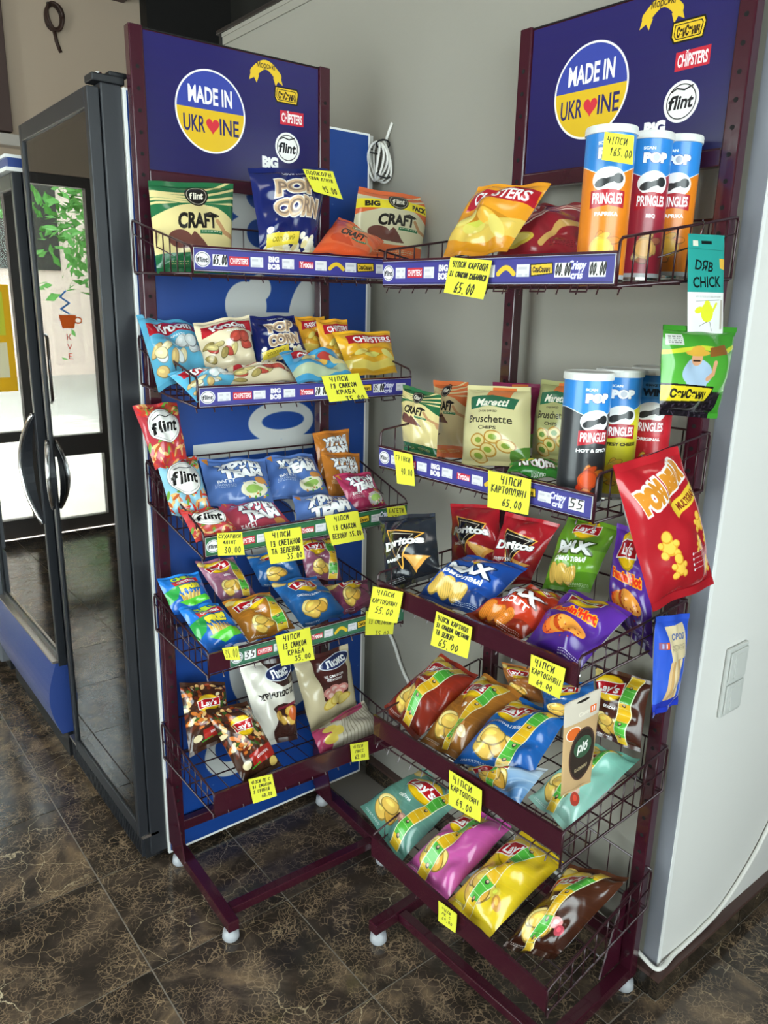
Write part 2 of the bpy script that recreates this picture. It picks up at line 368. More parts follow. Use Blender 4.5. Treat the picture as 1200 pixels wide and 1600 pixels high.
def craft(col,txt='CRAFT',big=False,food='6a4038',cream='d9c88c',asp=1.05,sub='BREAD CHIPS'):
    c=CV(asp,cream,260); c.rect(0,0,1,.30,col)
    for k in range(6):
        pts=[(x/20,.36-.07*k+.20*math.sin((x/20-.1)*2.6+k*.25)*(.4+.12*k)-.08) for x in range(21)]
        if k<5: c.line(pts,.030,cream)
    pts=[(0,.22)]+[(x/20,.33+.10*abs(x/20-.5)*2-.04) for x in range(21)]+[(1,.22)]
    c.poly([(0,.30),(0,.42),(.28,.33),(.5,.30),(.75,.34),(1,.48),(1,.30)],col); 
    if big: c.rect(0,.18,1,.33,'f0dc2a'); c.txt('BIG',.17,.26,.08,'1b1b1b',w=.2,b=.05); c.txt('PACK',.82,.26,.08,'1b1b1b',w=.27,b=.05)
    c.ell(.5,.20,.135,.135,'1d1a18'); c.ell(.5,.20,.115,.115,'e8e0c8',ring=.006); c.txt('flint',.5,.20,.09,'f4eeda',w=.17,sh=.15,b=.035)
    c.txt(txt,.5,.50,.16,'1f1c1a',w=.55,b=.045); c.line([(.60,.42),(.66,.40),(.76,.44)],.02,'1f1c1a')
    c.rect(.52,.61,.82,.655,'2e6b46'); c.small(.54,.62,.8,1,'e8e0c8')
    c.ell(.28,.70,.14,.10,food,10); c.poly([(.3,.80),(.45,.62),(.66,.82)],food); c.line([(.75,.5),(.85,.62),(.98,.66),(1,.75)],.05,shade('b98a60',1.0))
    c.rect(0,asp-.20,1,asp,col); c.small(.15,asp-.12,.4,2,cream); c.small(.5,asp-.14,.85,3,cream); return c
def flint(bg,asp=1.25):
    c=CV(asp,bg,220)
    for k in range(90):
        x,y=c.rng.uniform(0,1),c.rng.choice([c.rng.uniform(0,.28),c.rng.uniform(asp-.45,asp)])
        c.ell(x,y,.09,.028,['d8a05a','c0422e','e6b878','6d9a3a','b5582c','d9352e'][k%6],c.rng.uniform(0,180))
    c.ell(.5,.54,.40,.36,'2a2422'); c.ell(.5,.54,.392,.352,'f7f5f0'); c.ell(.5,.54,.355,.315,'1b1b1b',ring=.005)
    c.txt('flint',.5,.56,.24,'151515',w=.66,sh=.15,b=.035); c.line([(.27,.38),(.42,.33),(.60,.37),(.74,.31)],.018,'151515'); return c
def kroom(bg,food,asp=1.3,rib='c01f2c'):
    c=CV(asp,bg,220); c.grad(0,asp,shade(bg,1.05),shade(bg,.9))
    c.chips(.3,asp-.35,.12,8,food,.6,.3); c.chips(.7,asp-.55,.13,4,[food[-1]],.9,.12)
    c.poly([(.08,.22),(.97,.17),(1,.46),(.06,.51)],rib); c.txt('Кrооm',.53,.34,.19,'ffffff',w=.72,rot=-3,b=.05,oc='5a1016',ow=.025)
    c.txt('XL',.6,.11,.06,'b01c28',w=.12,b=.06)
    c.txt('АРАХІС',.55,.56,.04,'ffffff',w=.3); return c
def chipst(bg,food,name='CHIPSTERS',asp=1.2,cy=.27,rib='b81d2b'):
    c=CV(asp,bg,220); c.grad(0,asp,shade(bg,1.06),shade(bg,.9))
    c.poly([(.14,cy-.11),(.98,cy-.13),(1,cy+.10),(.10,cy+.15)],rib); c.txt(name,.58,cy+.01,.16,'ffffff',w=.82,rot=-3,b=.03)
    c.poly([(.05,.7),(.5,.5),(.95,.62),(.5,.8)],shade(bg,.72),.6)
    for k in range(4): c.ell(.3+.16*k,.62+.1*(k%2),.16,.07,food[k%len(food)],-30+25*k)
    c.poly([(.0,asp-.4),(.5,asp-.28),(1,asp-.45),(1,asp-.2),(.5,asp-.1),(0,asp-.2)],food[0],.7); return c
def bacon():
    c=CV(.85,'8c1f2a',260); c.txt('ЗІ СМАКОМ',.22,.12,.04,'ffffff',w=.2); c.txt('БЕКОНУ',.2,.19,.05,'ffffff',w=.2,b=.05)
    c.line([(.15,.55),(.35,.38),(.6,.2),(.98,.08)],.10,'dfa39a'); c.line([(.15,.56),(.35,.38),(.6,.2),(.98,.08)],.03,'a8383c'); c.line([(.2,.6),(.6,.28),(.98,.16)],.02,'f0d8cc')
    c.line([(.55,.7),(.7,.5),(.98,.4)],.07,'c9a05a'); c.ell(.28,.68,.19,.07,'d9c04a',-14); c.ell(.27,.67,.15,.045,'eddb78',-14)
    c.small(.65,.66,.95,4,'5c141c'); return c
def popcorn(asp=1.15):
    c=CV(asp,'151f5c',260); c.txt('СВОЯ ЛІНІЯ',.55,.10,.05,'ffffff',w=.42,b=.03)
    c.txt('POP',.52,.32,.20,'cfae8a',w=.62,b=.08,oc='ece6da',ow=.03); c.txt('CORN',.54,.60,.20,'cfae8a',w=.72,b=.08,oc='ece6da',ow=.03)
    c.txt('POP',.52,.32,.17,'8a7568',w=.55,b=.01); c.txt('CORN',.54,.60,.17,'8a7568',w=.64,b=.01)
    for k in range(60):
        x,y=c.rng.uniform(.1,1),asp-abs(c.rng.normal(0,.11))-.02; c.ell(x,y,.045,.04,['f3ead0','e9d79c','fdf6e2'][k%3])
    c.poly([(.08,asp-.22),(.6,asp-.26),(.62,asp-.12),(.1,asp-.07)],'f0d648'); c.txt('СОЛОНИЙ',.35,asp-.165,.05,'8a7a1c',w=.4,rot=-4); return c
def hrum(bg,asp=1.05,foodc='e9e4c8'):
    c=CV(asp,bg,240); c.grad(0,asp,shade(bg,1.1),shade(bg,.85)); c.rect(0,.02,1,.10,shade(bg,1.25),.5)
    c.txt('ХРУМ',.52,.26,.17,'ffffff',w=.78,rot=-6,b=.08,oc='2a3550',ow=.02); c.txt('TEAM',.56,.46,.16,'ffffff',w=.72,rot=-6,b=.08,oc='2a3550',ow=.02)
    c.txt('БАГЕТ',.28,.62,.06,'ffffff',w=.32,rot=-6,b=.03); c.small(.1,.68,.42,4,'ffffff',.6)
    c.ell(.7,.80,.22,.15,foodc,-10); c.ell(.7,.80,.14,.08,'9cc060',-10); c.ell(.82,.62,.10,.06,'c98a4a',20)
    for k in range(14): c.ell(c.rng.uniform(.5,.95),c.rng.uniform(.68,.95),.025,.015,['5a9a3a','e8dcb0','c88a4a'][k%3],k*30)
    c.poly([(.02,.04),(.12,.02),(.1,.2)],'d98a3a'); return c
def fri(asp=1.2):
    c=CV(asp,'1f6fd0',220); c.grad(0,asp,'2a86e0','1a55a8'); c.poly([(0,.5),(.4,.4),(.2,.8),(0,.9)],'2f9a46')
    c.txt('CHILL',.52,.16,.13,'c8e83a',w=.6,rot=-6,b=.07,oc='123a7a',ow=.03); c.poly([(.22,.28),(.85,.22),(.87,.38),(.24,.44)],'d02a2c'); c.txt('CHIPSTERS',.54,.33,.08,'ffffff',w=.52,rot=-6,b=.05)
    c.txt('FRI!!',.56,.54,.16,'f2e23a',w=.55,rot=-6,b=.08,oc='123a7a',ow=.03)
    for k in range(16): c.line([(.32+.028*k,.98),(.28+.033*k,.68+.04*(k%3))],.026,['f2c24a','e9ae36','f7d878'][k%3])
    c.poly([(.2,.92),(.9,.82),(1,1.0),(.5,1.1)],'58c83a'); return c
def lux(left=True,asp=1.5):
    c=CV(asp,'ddd8cc' if left else 'cbbd9a',240)
    for k in range(40): c.line([(c.rng.uniform(0,1),c.rng.uniform(0,asp)) for _ in range(2)],.012,'d8d3c8' if left else 'cbbd9a',.3)
    if left:
        c.poly([(.4,0),(1,0),(1,.42),(.6,.48),(.45,.36),(.52,.2)],'3a2420'); c.poly([(.42,asp),(.30,1.25),(.45,1.0),(.35,.85),(.6,.78),(.95,.85),(1,asp)],'40241f')
        c.txt('ХВИЛЯСТІ',.52,.60,.09,'1e1a1a',w=.85,rot=-6,b=.05)
    else: c.poly([(.28,.0),(.85,0),(.80,1.0),(.55,1.15),(.3,.95)],'4a2320'); c.txt('ЗІ СМАКОМ',.56,.5,.045,'ffffff',w=.35); c.txt('БЕКОНУ',.56,.58,.05,'ffffff',w=.28)
    c.ell(.68,.24,.30,.13,'dfe3ee',-12); c.ell(.68,.24,.28,.115,'26305e',-12); c.txt('Люкс',.68,.24,.13,'ffffff',w=.44,rot=-10,sh=.1,b=.05)
    if left:
        for x,y,r in ((.5,1.0,.11),(.62,1.10,.10),(.8,.95,.13),(.78,1.12,.10)): c.ell(x,y,r,r*.8,'c99332',20); c.ell(x,y,r*.85,r*.62,'e2b95a',20)
        c.ell(.85,1.0,.10,.13,'d0642c'); c.line([(.5,.88),(.95,.80)],.05,'7c2436')
    else:
        for x,y in ((.4,.82),(.55,.80),(.7,.83),(.45,.9),(.62,.9)): c.ell(x,y,.11,.09,'d98c84',30); c.ell(x,y,.06,.05,'efc8bc',30)
        for x,y in ((.4,1.05),(.55,1.0),(.7,1.08)): c.ell(x,y,.15,.10,'d0b04a',-20); c.ell(x,y,.12,.08,'e6cf72',-20)
    return c
def luxlay():
    c=CV(.6,'c2b9a6',240)
    for k in range(12): c.line([(.45+.045*k,.05),(.35+.06*k,.6)],.012,'8f8574')
    c.poly([(0,0),(.14,.0),(.3,.25),(.18,.6),(0,.6)],'a83c60'); c.poly([(.35,.0),(.95,0),(.9,.1),(.4,.16)],'b04468')
    for x,y in ((.22,.2),(.32,.3),(.2,.4)): c.ell(x,y,.11,.08,'dcc256',20)
    return c
def brus(bg='d8cf9a',veg='8aa23c'):
    c=CV(1.25,bg,260); c.rect(.42,0,.78,.22,'d9743a'); c.grad(0,.02,bg,bg)
    c.poly([(.15,.22),(.5,.18),(.9,.24),(.86,.42),(.5,.37),(.2,.43)],'2c6a4c'); c.txt('Maretti',.54,.31,.12,'f4f0e0',w=.55,sh=.15,b=.03)
    c.txt('OVEN BAKED',.5,.46,.03,'4a4436',w=.34); c.txt('Bruschette',.52,.58,.12,'2e2a22',w=.72,b=.01); c.txt('CHIPS',.52,.72,.05,'2e2a22',w=.3)
    for x,y in ((.35,.90),(.6,.86),(.75,.98),(.48,1.04),(.3,1.12)): c.ell(x,y,.13,.10,'b98838'); c.ell(x,y,.11,.08,'e2cf88'); c.ell(x,y,.06,.04,veg)
    c.poly([(.7,1.25),(.8,1.05),(1,.95),(1,1.25)],'5a8a34'); return c
def seeds(asp=1.0):
    c=CV(asp,'3f8f2c',260); c.grad(0,.7,'3d8a2c','58ad3c'); c.line([(0,.30),(.4,.24),(.8,.27),(1,.2)],.05,'c9cf3a')
    c.rect(0,.72,.84,asp,'17121a')
    for k in range(260): c.ell(c.rng.uniform(0,.8),c.rng.uniform(.74,asp),.02,.010,['17131a','2b232c','3d3440','0e0c10'][k%4],c.rng.uniform(0,180))
    c.rect(.02,.10,.2,.22,'c9cbc4'); c.small(.04,.12,.18,4,'444444')
    c.ell(.36,.52,.20,.16,'a9c0d8'); c.rect(.22,.52,.5,.68,'a9c0d8'); c.ell(.36,.36,.07,.08,'d9a07a'); c.ell(.36,.30,.15,.035,'d9a640'); c.ell(.36,.27,.08,.05,'d9a640'); c.line([(.32,.385),(.40,.385)],.016,'3a2418')
    c.line([(.5,.58),(.58,.52),(.6,.40)],.05,'d9a07a'); c.poly([(.5,.24),(.78,.2),(.8,.3),(.52,.34)],'8c5a2a')
    c.poly([(.0,.64),(.62,.66),(.6,.84),(.0,.86)],'1c1a14'); c.poly([(.0,.66),(.60,.68),(.58,.82),(.0,.84)],'dfc928'); c.txt('СанСанич',.3,.75,.09,'1c1a14',w=.52,b=.05); c.ell(.9,.62,.06,.08,'dfe8d0',ring=.01)
    return c
def bearbag():
    c=CV(1.3,'b3202a',300); c.grad(0,1.3,'b8222c','a01a24')
    c.txt('POM',.28,.32,.17,'d98c2e',w=.40,rot=-16,b=.09,oc='f4f0ea',ow=.05); c.txt('BEAR',.68,.21,.16,'d98c2e',w=.46,rot=-16,b=.09,oc='f4f0ea',ow=.05)
    c.poly([(.5,.44),(.98,.30),(.98,.42),(.52,.56)],'e6c23c'); c.txt('MULTIGRAIN',.76,.43,.06,'7a2a18',w=.38,rot=-16,b=.04)
    for x,y,s in ((.80,.66,1),(.72,.84,.8),(.92,.80,.7),(.9,1.08,.9),(.3,.78,1.3),(.36,.98,1.2)):
        for dx,dy,r in ((0,0,.06),(0,-.07,.045),(-.05,.05,.03),(.05,.05,.03),(-.06,-.02,.025),(.06,-.02,.025)): c.ell(x+dx*s,y+dy*s,r*s,r*s,'d79a2c' ); c.ell(x+dx*s-.004,y+dy*s-.004,r*s*.8,r*s*.8,'efc04e')
    for k in range(4): c.ell(.58,.90+.05*k,.014,.014,'ffffff'); c.small(.61,.892+.05*k,.84,1,'ffffff',.8)
    return c
def fish():
    c=CV(1.75,'2444b4',200); c.grad(0,1.75,'2c50c0','3a64d0'); c.poly([(.25,.18),(.8,.14),(.86,.75),(.35,.8)],'d9c7a0'); c.txt('СВОЯ',.58,.36,.10,'5a6a9a',w=.42,b=.04); c.small(.35,.5,.8,5,'6a6456')
    for k in range(6): c.line([(.35+.07*k,.8),(.28+.07*k,1.5)],.07,['d8b684','c9a068','e6cfa4'][k%3])
    c.poly([(0,1.5),(1,1.46),(1,1.75),(0,1.75)],'2438b0'); c.rect(.05,.42,.28,.54,'e8622c'); c.txt('11',.16,.48,.07,'ffffff',w=.12,b=.06)
    c.rect(.0,0,.2,1.4,'3a5cc8',.5); return c
def squid():
    c=CV(2.2,'c4a276',200); c.rect(0,0,1,.55,'cfc4b4'); c.ell(.5,.1,.18,.03,'2a2622'); c.txt('Снеки',.6,.38,.09,'e6dccb',w=.5,rot=-4); c.ell(.26,.78,.2,.16,'f3ece0'); c.ell(.26,.78,.18,.14,'d8662c'); c.rect(.7,.3,.88,.46,'e06a2c'); c.txt('11',.79,.38,.09,'ffffff',w=.1,b=.06)
    c.ell(.56,1.35,.40,.62,'4a3630'); c.ell(.56,1.35,.36,.57,'2f2a26',al=.7); c.ell(.56,1.18,.27,.25,'3d5a44'); c.txt('ріб',.56,1.18,.20,'f2efe8',w=.34,sh=.12,b=.04); c.txt('КАЛЬМАР',.56,1.68,.08,'c9b48a',w=.45,rot=-6); return c
def card():
    c=CV(2.8,'2f9c94',220); c.rect(0,1.5,1,2.8,'efefec'); c.rect(.35,.16,.62,.24,'15201f'); c.rect(.12,.16,.26,.3,'e6e2d0'); c.line([(0,.36),(1,.40)],.012,'1f6e69')
    c.txt('DЯB',.42,.80,.26,'14201f',w=.55,rot=8,b=.02); c.txt('CHICK',.5,1.22,.28,'14201f',w=.86,rot=-3,b=.02); c.poly([(.84,.6),(1,.62),(1,.9),(.86,.86)],'e9b64a')
    c.small(.2,1.6,.9,2,'555555'); c.line([(.2,1.74),(.85,1.70)],.01,'555555'); c.ell(.5,2.05,.17,.26,'e8e83a'); c.ell(.28,1.98,.12,.08,'e8e83a',-30); c.line([(.66,2.0),(.76,1.8)],.06,'e8e83a'); c.ell(.5,1.80,.08,.08,'e8e83a'); c.line([(.5,2.3),(.3,2.42)],.012,'555555'); c.line([(.58,2.3),(.64,2.55)],.012,'555555'); c.rect(.88,1.7,.95,2.5,'b9b1a4'); return c
def pring(col,flav,top='2f86d6',win=False,text='ffffff',food=('f0b23a','e98a2c','f7cf5a')):
    """can label, one turn; the face of the label is at x=.5"""
    c=CV(1.0,col,700); pts=[(x/60,.26+.035*math.cos((x/60-.5)*4*PI)-.01) for x in range(61)]
    c.poly([(0,0)]+pts+[(1,0)],top); c.line(pts,.006,'e8eef6'); c.rect(0,.965,1,1,'b9bcc0')
    for cx in (.5,):
        if win: c.rect(cx-.1,.06,cx+.1,.19,'4fa0e4'); c.txt('CHANCE TO',cx,.085,.018,'14243c',w=.12,b=.04); c.txt('WIN',cx,.145,.055,'14243c',w=.15,b=.06)
        else: c.txt('SCAN',cx-.05,.07,.02,'ffffff',w=.08,b=.05); c.txt('POP',cx,.135,.062,'ffffff',w=.17,b=.08,oc='1d3f8a',ow=.02); c.ell(cx,.135,.022,.026,'b9bcc8')
        c.ell(cx,.315,.110,.088,'f4f4f4'); c.line([(cx-.055,.335),(cx-.02,.325),(cx,.318),(cx+.03,.308),(cx+.055,.302)],.038,'2b2d30'); c.ell(cx-.05,.335,.045,.028,'2b2d30',-25); c.ell(cx+.058,.305,.036,.034,'2b2d30',20)
        c.poly([(cx-.115,.39),(cx,.375),(cx+.115,.39),(cx+.115,.505),(cx,.485),(cx-.115,.51)],'b01c2c'); c.txt('PRINGLES',cx,.438,.072,'ffffff',w=.2,b=.03)
        c.txt(flav,cx,.545,.026,text,w=.022*len(flav),b=.05)
        for k in range(9):
            x,y=cx+c.rng.uniform(-.08,.08),.72+c.rng.uniform(-.05,.16); c.ell(x,y,.055,.028,shade(food[k%3],.7),k*25); c.ell(x,y-.002,.048,.022,food[k%3],k*25)
        c.ell(cx-.02,.78,.075,.075,food[0],al=.9); c.ell(cx-.02,.78,.060,.060,shade(food[0],1.15),al=.85)
    for x0 in (.06,.80):
        for k in range(18): c.small(x0,.3+k*.033,x0+.12,1,'e8e8e8',.55)
    return c
def promo():
    c=CV(5.5,'4aa336',120); y=0; k=0
    for hgt,col in ((.9,'e3b61e'),(1.3,'4aa336'),(1.5,'dfae1c'),(1.2,'4fae3a'),(.9,'e6bd2a')):
        c.rect(0,y,1,y+hgt,col); y+=hgt
    for j in range(11): c.line([(0,.5*j+.1),(1,.5*j+.16)],.03,'d9e4c0',.7)
    for j in (1,4,7,9): c.ell(.5,.5*j+.38,.16,.13,'2d2a20'); c.ell(.5,.5*j+.34,.10,.08,'c9a888')
    c.line([(.03,0),(.03,5.5)],.05,'f0eed8'); c.line([(.97,0),(.97,5.5)],.05,'f0eed8'); return c
def header():
    c=CV(.62,'231f5c',900); c.grad(0,.62,'27225f','1f1b50')
    c.ell(.345,.31,.197,.197,'f2f0ec'); c.ell(.345,.31,.188,.188,'dcb428')
    g=c.reg(.15,.11,.54,.30); v,X,Y=g; k=(np.hypot(X-.345,Y-.31)<.188)&(Y<.31); v[k]=np.array(hx('3a479e'))
    c.txt('MADE IN',.345,.235,.078,'f6f4f0',w=.245,b=.03); c.txt('UKR',.250,.372,.078,'2b2860',w=.118,b=.015); c.txt('INE',.448,.372,.078,'2b2860',w=.11,b=.015)
    hp=[]; 
    for j in range(40):
        t=j/40*2*PI; hp.append((.352+.0026*16*math.sin(t)**3*.88,.374-.0026*(13*math.cos(t)-5*math.cos(2*t)-2*math.cos(3*t)-math.cos(4*t))))
    c.poly(hp,'cf3440')
    arc=[(.60+.012*j,.08-.045*math.sin(PI*j/12)) for j in range(13)]
    c.line(arc,.045,'e3bc2e'); c.poly([(.585,.065),(.57,.12),(.60,.105),(.615,.13),(.63,.09)],'e3bc2e'); c.poly([(.755,.065),(.775,.12),(.745,.105),(.73,.13),(.715,.09)],'e3bc2e'); c.txt('Морські',.672,.038,.028,'4a3a20',w=.11,b=.02)
    def P(pts,dx,dy,col): c.poly([(x+dx,y+dy) for x,y in pts],col)
    for q,col in (([(.745,.175),(.885,.175),(.895,.195),(.885,.255),(.755,.255),(.74,.23)],'191712'),([(.75,.181),(.88,.181),(.888,.197),(.879,.249),(.76,.249),(.747,.228)],'e3bc2e'),([(.757,.188),(.873,.188),(.88,.2),(.872,.242),(.765,.242),(.754,.226)],'191712'),([(.760,.191),(.870,.191),(.876,.2),(.868,.239),(.768,.239),(.757,.226)],'e3bc2e')): P(q,-.02,-.05,col)
    c.txt('СанСанич',.797,.166,.034,'2a1c10',w=.10,b=.05)
    P([(.775,.305),(.925,.302),(.925,.372),(.775,.375)],-.02,-.065,'c4283a'); c.txt('CHIPSTERS',.83,.273,.045,'f4f0f0',w=.13,b=.03); c.txt('x',.805,.24,.018,'f4f0f0',w=.015)
    c.ell(.80,.425,.078,.078,'f2f0ec'); c.ell(.80,.425,.066,.066,'1c1a20',ring=.004); c.txt('flint',.80,.425,.05,'15131a',w=.11,sh=.15,b=.03); c.line([(.755,.384),(.775,.374),(.81,.383),(.845,.371)],.006,'15131a')
    c.txt('BiG',.69,.51,.052,'f2f0ec',w=.10,b=.07); c.txt('BOB',.69,.575,.04,'f2f0ec',w=.09,b=.07)
    return c
def strip(bg,prices=(),skip=()):
    """shelf edge strip with small emblems and white price windows; aspect .085"""
    A=.085; c=CV(A,bg,1000); m=A/2
    c.line([(0,.004),(1,.004)],.004,shade(bg,.7)); c.line([(0,A-.004),(1,A-.004)],.004,shade(bg,.7))
    c.ell(.032,m,.030,.030,'e9e7ea'); c.ell(.032,m,.026,.026,'2a2830',ring=.002); c.txt('flint',.032,m,.019,'1c1a20',w=.042,sh=.15,b=.03)
    c.rect(.135,m-.018,.215,m+.018,'c4283a'); c.txt('CHIPSTERS',.175,m,.022,'f2eeee',w=.072,b=.03)
    c.txt('BIG',.32,m-.015,.021,'f2eeee',w=.045,b=.06); c.txt('BOB',.32,m+.014,.021,'f2eeee',w=.05,b=.06)
    c.rect(.43,m-.014,.495,m+.014,'c4283a'); c.txt('Хrоом',.4625,m,.022,'f2eeee',w=.058,b=.05)
    c.line([(.57+.008*j,m+.010-.020*math.sin(PI*j/8)) for j in range(9)],.017,'e3bc2e')
    c.poly([(.70,m-.02),(.785,m-.024),(.788,m+.012),(.703,m+.02)],'191712'); c.poly([(.703,m-.016),(.782,m-.02),(.784,m+.009),(.706,m+.016)],'e3bc2e'); c.txt('СанСанич',.743,m-.002,.017,'2a1c10',w=.066,b=.04)
    c.txt('Crispy',.875,m-.014,.026,'e8e6f4',w=.062,sh=.15,b=.04,oc='5a5cae',ow=.02); c.txt('cris',.875,m+.016,.022,'e8e6f4',w=.042,sh=.15,b=.04,oc='5a5cae',ow=.02)
    LX=[.072,.222,.355,.503,.645,.796,.918]
    for k,x in enumerate(LX):
        c.rect(x,m-.020,x+.052,m+.020,'dcdade'); c.small(x+.006,m-.012,x+.046,2,'b0aeb8',.5)
    for k,t in prices: c.rect(LX[k]-.002,m-.022,LX[k]+.056,m+.023,'eceaea'); hand(c,t,LX[k],m-.018,.036,.056,.0042)
    return c
def crisp(c):
    m=c.asp/2; c.rect(.93,0,1,c.asp,'2b3080',0); return c
def note(lines,asp=1.0,col='e6e23c',lw=.022,faint=False):
    c=CV(asp,col,150); ink='17150f' if not faint else '6a6a28'
    for (t,x,y,h,wd) in lines: hand(c,t,x,y,h,wd,lw*(1.0 if h<.2 else 1.25),ink,.02)
    return c
def sidepanel():
    """blue cabinet side, letters lying on their side; x 0..1 = X .68..1.34, y from the top"""
    asp=1.93/.66; c=CV(asp,'143f8a',360)
    def Y(z): return (1.935-z)/.66
    def X(x): return (x-.68)/.66
    g='c0c1bf'
    def bar(x0,x1,z0,z1): c.rect(X(x0),Y(z1),X(x1),Y(z0),g)
    # b
    bar(.80,1.16,1.108,1.148); c.ell(X(1.06),Y(1.19),.155,.085,g); c.ell(X(1.065),Y(1.192),.10,.036,'143f8a')
    # i-like swash above
    bar(.93,1.16,1.42,1.475); c.ell(X(.96),Y(1.49),.09,.09,g); c.ell(X(1.13),Y(1.49),.06,.12,g,20); c.ell(X(1.0),Y(1.535),.05,.05,g)
    # m
    bar(.97,1.15,1.60,1.63); bar(.97,1.15,1.69,1.72); bar(.97,1.15,1.78,1.81); c.ell(X(.97),Y(1.655),.09,.075,g); c.ell(X(.97),Y(1.745),.09,.075,g); c.ell(X(1.0),Y(1.665),.05,.05,'143f8a'); c.ell(X(1.0),Y(1.755),.05,.05,'143f8a')
    # o and c further down
    c.ell(X(1.04),Y(.90),.17,.20,g); c.ell(X(1.04),Y(.90),.09,.11,'143f8a')
    c.ell(X(1.05),Y(.50),.26,.28,g); c.ell(X(1.02),Y(.50),.14,.13,'143f8a'); bar(.80,1.14,.62,.66)
    c.ell(X(.88),Y(.25),.13,.12,g); c.ell(X(.88),Y(.27),.08,.08,'143f8a')
    for k in range(60): c.ell(c.rng.uniform(0,1),c.rng.uniform(0,asp),.004,.003,'8fa0c0',al=.5)
    return c
